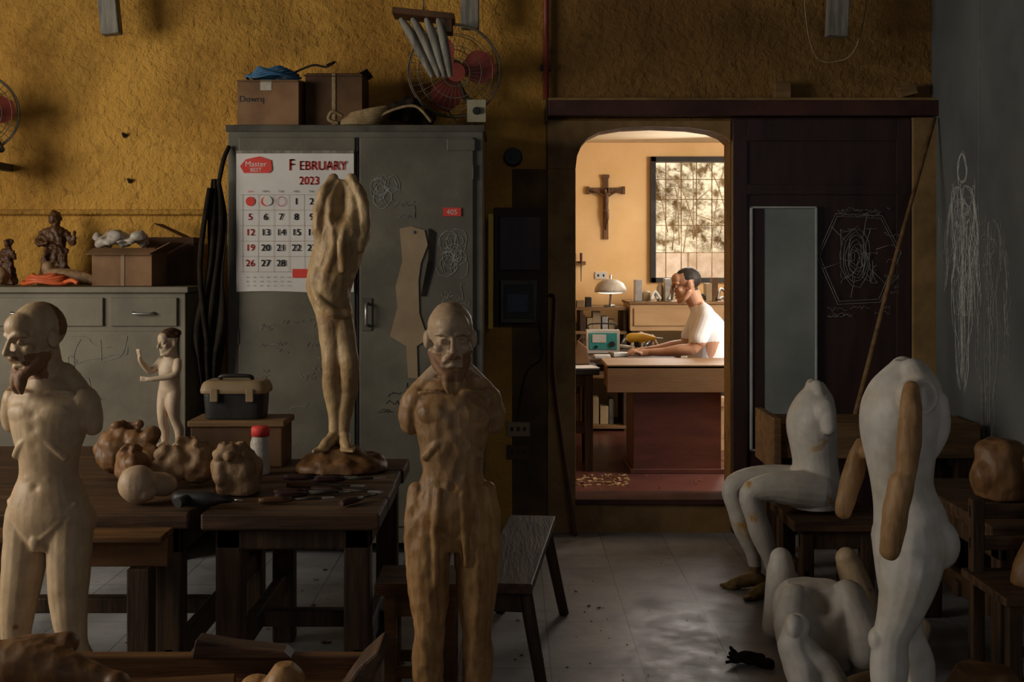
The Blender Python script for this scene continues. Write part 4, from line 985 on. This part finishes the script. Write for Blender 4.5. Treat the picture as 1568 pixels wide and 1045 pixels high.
b.tube(cat([(c[0],c[1],1.38),(c[0]+.01,c[1]+.1,1.42),(c[0]+.02,c[1]+.2,1.3),(c[0]+.02,c[1]+.33,1.166)],5),.009,m_steel,8); b.lathe((c[0]+.02,c[1]+.36,1.166),[(0,0),(.045,0),(.045,.015),(0,.02)],m_steel)
b.ball((c[0],c[1],1.29),(.10,.10,.012),emis('lamp_glow',(.9,1.0,.75),1.5)); b.done()
m_wd=wood('crucifix_wood',(.10,.05,.02),(.18,.09,.04),'Z')
b=B('crucifix'); cx,cz=.79,1.985
b.box(cx-.022,cx+.022,10.465,10.498,cz-.27,cz+.27,m_wd)
b.box(cx-.16,cx+.16,10.465,10.498,cz+.12,cz+.165,m_wd); b.box(cx-.03,cx+.03,10.46,10.498,cz+.245,cz+.275,m_wd)
for k in(-1,1): b.box(cx+k*.15-.012,cx+k*.15+.012,10.46,10.498,cz+.11,cz+.175,m_wd)
ob=b.done(.003)
bd=Body('corpus'); Q=lambda x,y,z,r:(cx+x,10.44+y,cz+z,r)
bd.limb([Q(0,0,.10,.018),Q(.0,-.005,.05,.022),Q(0,0,.0,.016),Q(.0,-.005,-.03,.02)]); bd.limb([Q(-.004,-.005,-.03,.015),Q(.006,-.02,-.09,.012),Q(0,.005,-.16,.008)]); bd.limb([Q(.006,-.005,-.03,.015),Q(.012,-.02,-.09,.012),Q(0,.005,-.16,.008)])
for k in(-1,1): bd.limb([Q(k*.015,0,.09,.010),Q(k*.07,.0,.12,.008),Q(k*.135,.015,.14,.006)])
bd.ball((cx-.008,10.43,cz+.135),(.017,.02,.023)); bd.ball((cx,10.435,cz-.03),(.026,.02,.016)); bd.limb([Q(0,.01,-.16,.008),Q(0,.03,-.19,.008)])
bd.fuse([s_dark],.004,1,parent=ob)
b=B('electrical_outlet'); b.box(.70,.80,10.485,10.5,1.38,1.44,m_white); b.box(.72,.735,10.482,10.486,1.40,1.42,m_black); b.box(.765,.78,10.482,10.486,1.40,1.42,m_black); b.done(.002)

# ---------------------------------------------------------------- seated man
def man():
    M=T((1.34,8.74,.18),-90)
    bd=Body('seated_man',M)
    bd.vloft([(0,.03,.43,.17,.13),(0,.03,.52,.172,.14),(0,.025,.62,.164,.134),(0,.035,.74,.172,.134),(0,.04,.84,.188,.134),(0,.03,.92,.195,.12),(0,.005,.985,.165,.088),(0,-.02,1.02,.10,.065),(0,-.04,1.05,.06,.055)])
    HM=T((0,-.115,1.185),0,12,0,1.02)
    bd.head(HM,neck=False); bd.limb([(0,-.075,1.12,.058),(0,-.045,1.05,.058),(0,-.015,.99,.06)])
    for k in(-1,1):
        bd.limb([(k*.05,-.01,1.03,.038),(k*.13,.0,1.0,.052),(k*.18,.005,.965,.062)])
        bd.limb([(k*.185,.0,.96,.064),(k*.205,-.03,.88,.064),(k*.22,-.06,.815,.062)])
        bd.limb([(k*.215,-.05,.84,.046),(k*.225,-.095,.755,.042),(k*.20,-.19,.738,.040),(k*.15,-.30,.722,.030),(k*.12,-.365,.72,.025)])
        px,py,pz=k*.105,-.41,.713
        bd.limb([(k*.12,-.37,.718,.024),(px,py,pz,.026),(k*.095,-.445,.71,.024)],flat=.75)
        for q in range(4):
            a=(q-1.5)*.019; L=(.062,.074,.078,.066)[q]
            bd.limb([(k*.095+a,-.45,.712,.0095),(k*.088+a*1.05,-.45-L*.5,.72,.009),(k*.08+a*1.05,-.45-L*.95,.70,.0078)],n=8)
        bd.limb([(px-k*.022,-.40,.715,.011),(px-k*.048,-.432,.715,.010),(px-k*.052,-.462,.705,.0085)],n=8)
        bd.limb([(k*.09,.03,.50,.10),(k*.10,-.15,.51,.088),(k*.105,-.26,.50,.07),(k*.105,-.345,.485,.058),(k*.105,-.34,.36,.056),(k*.105,-.33,.22,.048),(k*.105,-.32,.09,.04)])
        bd.limb([(k*.105,-.29,.045,.042),(k*.11,-.38,.045,.042),(k*.115,-.46,.038,.034)])
        bd.ball((k*.08,.07,.485),(.10,.10,.085))
    HI=HM.inverted()
    def cls(p):
        h=HI@p
        if p.z<.10: return 4
        if p.z<.455 or (p.y<-.13 and p.z<.625 and abs(p.x)<.2): return 2
        if p.z>1.0:
            if p.z>1.06 and h.z>-.09:
                if (h.z>.085 and h.y>-.045) or (h.z>.035 and h.y>-.01) or (h.z>-.05 and h.y>.045) or (h.z>.03 and h.y>.0 and abs(h.x)<.079): return 3
                return 0
            return 0 if p.z>1.045+.35*(p.y+.04) else 1
        if abs(p.x)>.165 and p.z<.795: return 0
        if p.y<-.15: return 0
        return 1
    ob=bd.fuse([m_skin,m_shirt,m_trs,m_hair,m_black],.005,2,cls)
    g=B('eyeglasses',M@HM)
    for k in(-1,1):
        g.tube([(k*.032+.024*math.cos(a*pi/8),-.098,.0+.019*math.sin(a*pi/8)) for a in range(16)],.0014,m_black,5,closed=True)
        g.tube([(k*.056,-.096,.004),(k*.078,-.04,.006),(k*.084,.02,.004)],.0014,m_black,5)
    g.tube([(-.008,-.1,.002),(.008,-.1,.002)],.0014,m_black,5); g.done(parent=ob)
man()
b=B('wooden_stool'); b.box(1.19,1.55,8.57,8.91,.525,.565,m_desk)
for x in (1.21,1.48):
    for y in (8.59,8.84): b.box(x,x+.045,y,y+.045,F,.525,m_desk)
b.box(1.22,1.5,8.6,8.62,.3,.34,m_desk); b.done(.004)

# ---------------------------------------------------------------- lights
def area(name,loc,target,sx,sy,p,c):
    l=bpy.data.lights.new(name,'AREA'); l.shape='RECTANGLE'; l.size=sx; l.size_y=sy; l.energy=p; l.color=c
    o=bpy.data.objects.new(name,l); COL.objects.link(o); o.location=loc
    o.rotation_euler=(Vector(target)-Vector(loc)).to_track_quat('-Z','Y').to_euler(); return o
area('window_daylight',(-4.95,3.3,2.15),(0,5.4,1.2),2.4,1.6,138,(1,.92,.79))
area('cool_floor_fill',(1.0,-1.7,2.6),(.9,6.4,.2),1.2,1.2,19,(.82,.89,1))  # unseen cool fill added behind the camera to lift the floor
area('inner_window_daylight',(1.7,10.35,1.95),(1.0,8.0,.6),1.0,.9,28,(1,.95,.88))
area('inner_side_fill',(3.0,7.6,1.9),(1.1,9.0,1.1),1.5,1.2,105,(1,.94,.85))  # added lamp with no window behind it, brightens the man's near side
sun=bpy.data.lights.new('sun','SUN'); sun.energy=4; sun.angle=.02; sun.color=(1,.90,.74)
so=bpy.data.objects.new('sun',sun); COL.objects.link(so); so.location=(0,0,9); so.rotation_euler=(math.radians(35),math.radians(12),0)
w=bpy.data.worlds.new('sky'); S.world=w; w.use_nodes=True; bg=w.node_tree.nodes['Background']; bg.inputs[0].default_value=(.75,.86,1,1); bg.inputs[1].default_value=.9

# ---------------------------------------------------------------- camera
cam=bpy.data.cameras.new('camera'); co=bpy.data.objects.new('camera',cam); COL.objects.link(co)
co.location=(0,0,1.53); co.rotation_euler=(pi/2,0,0); cam.sensor_width=36; cam.lens=43.71; cam.shift_y=-.078; cam.clip_end=100
S.camera=co
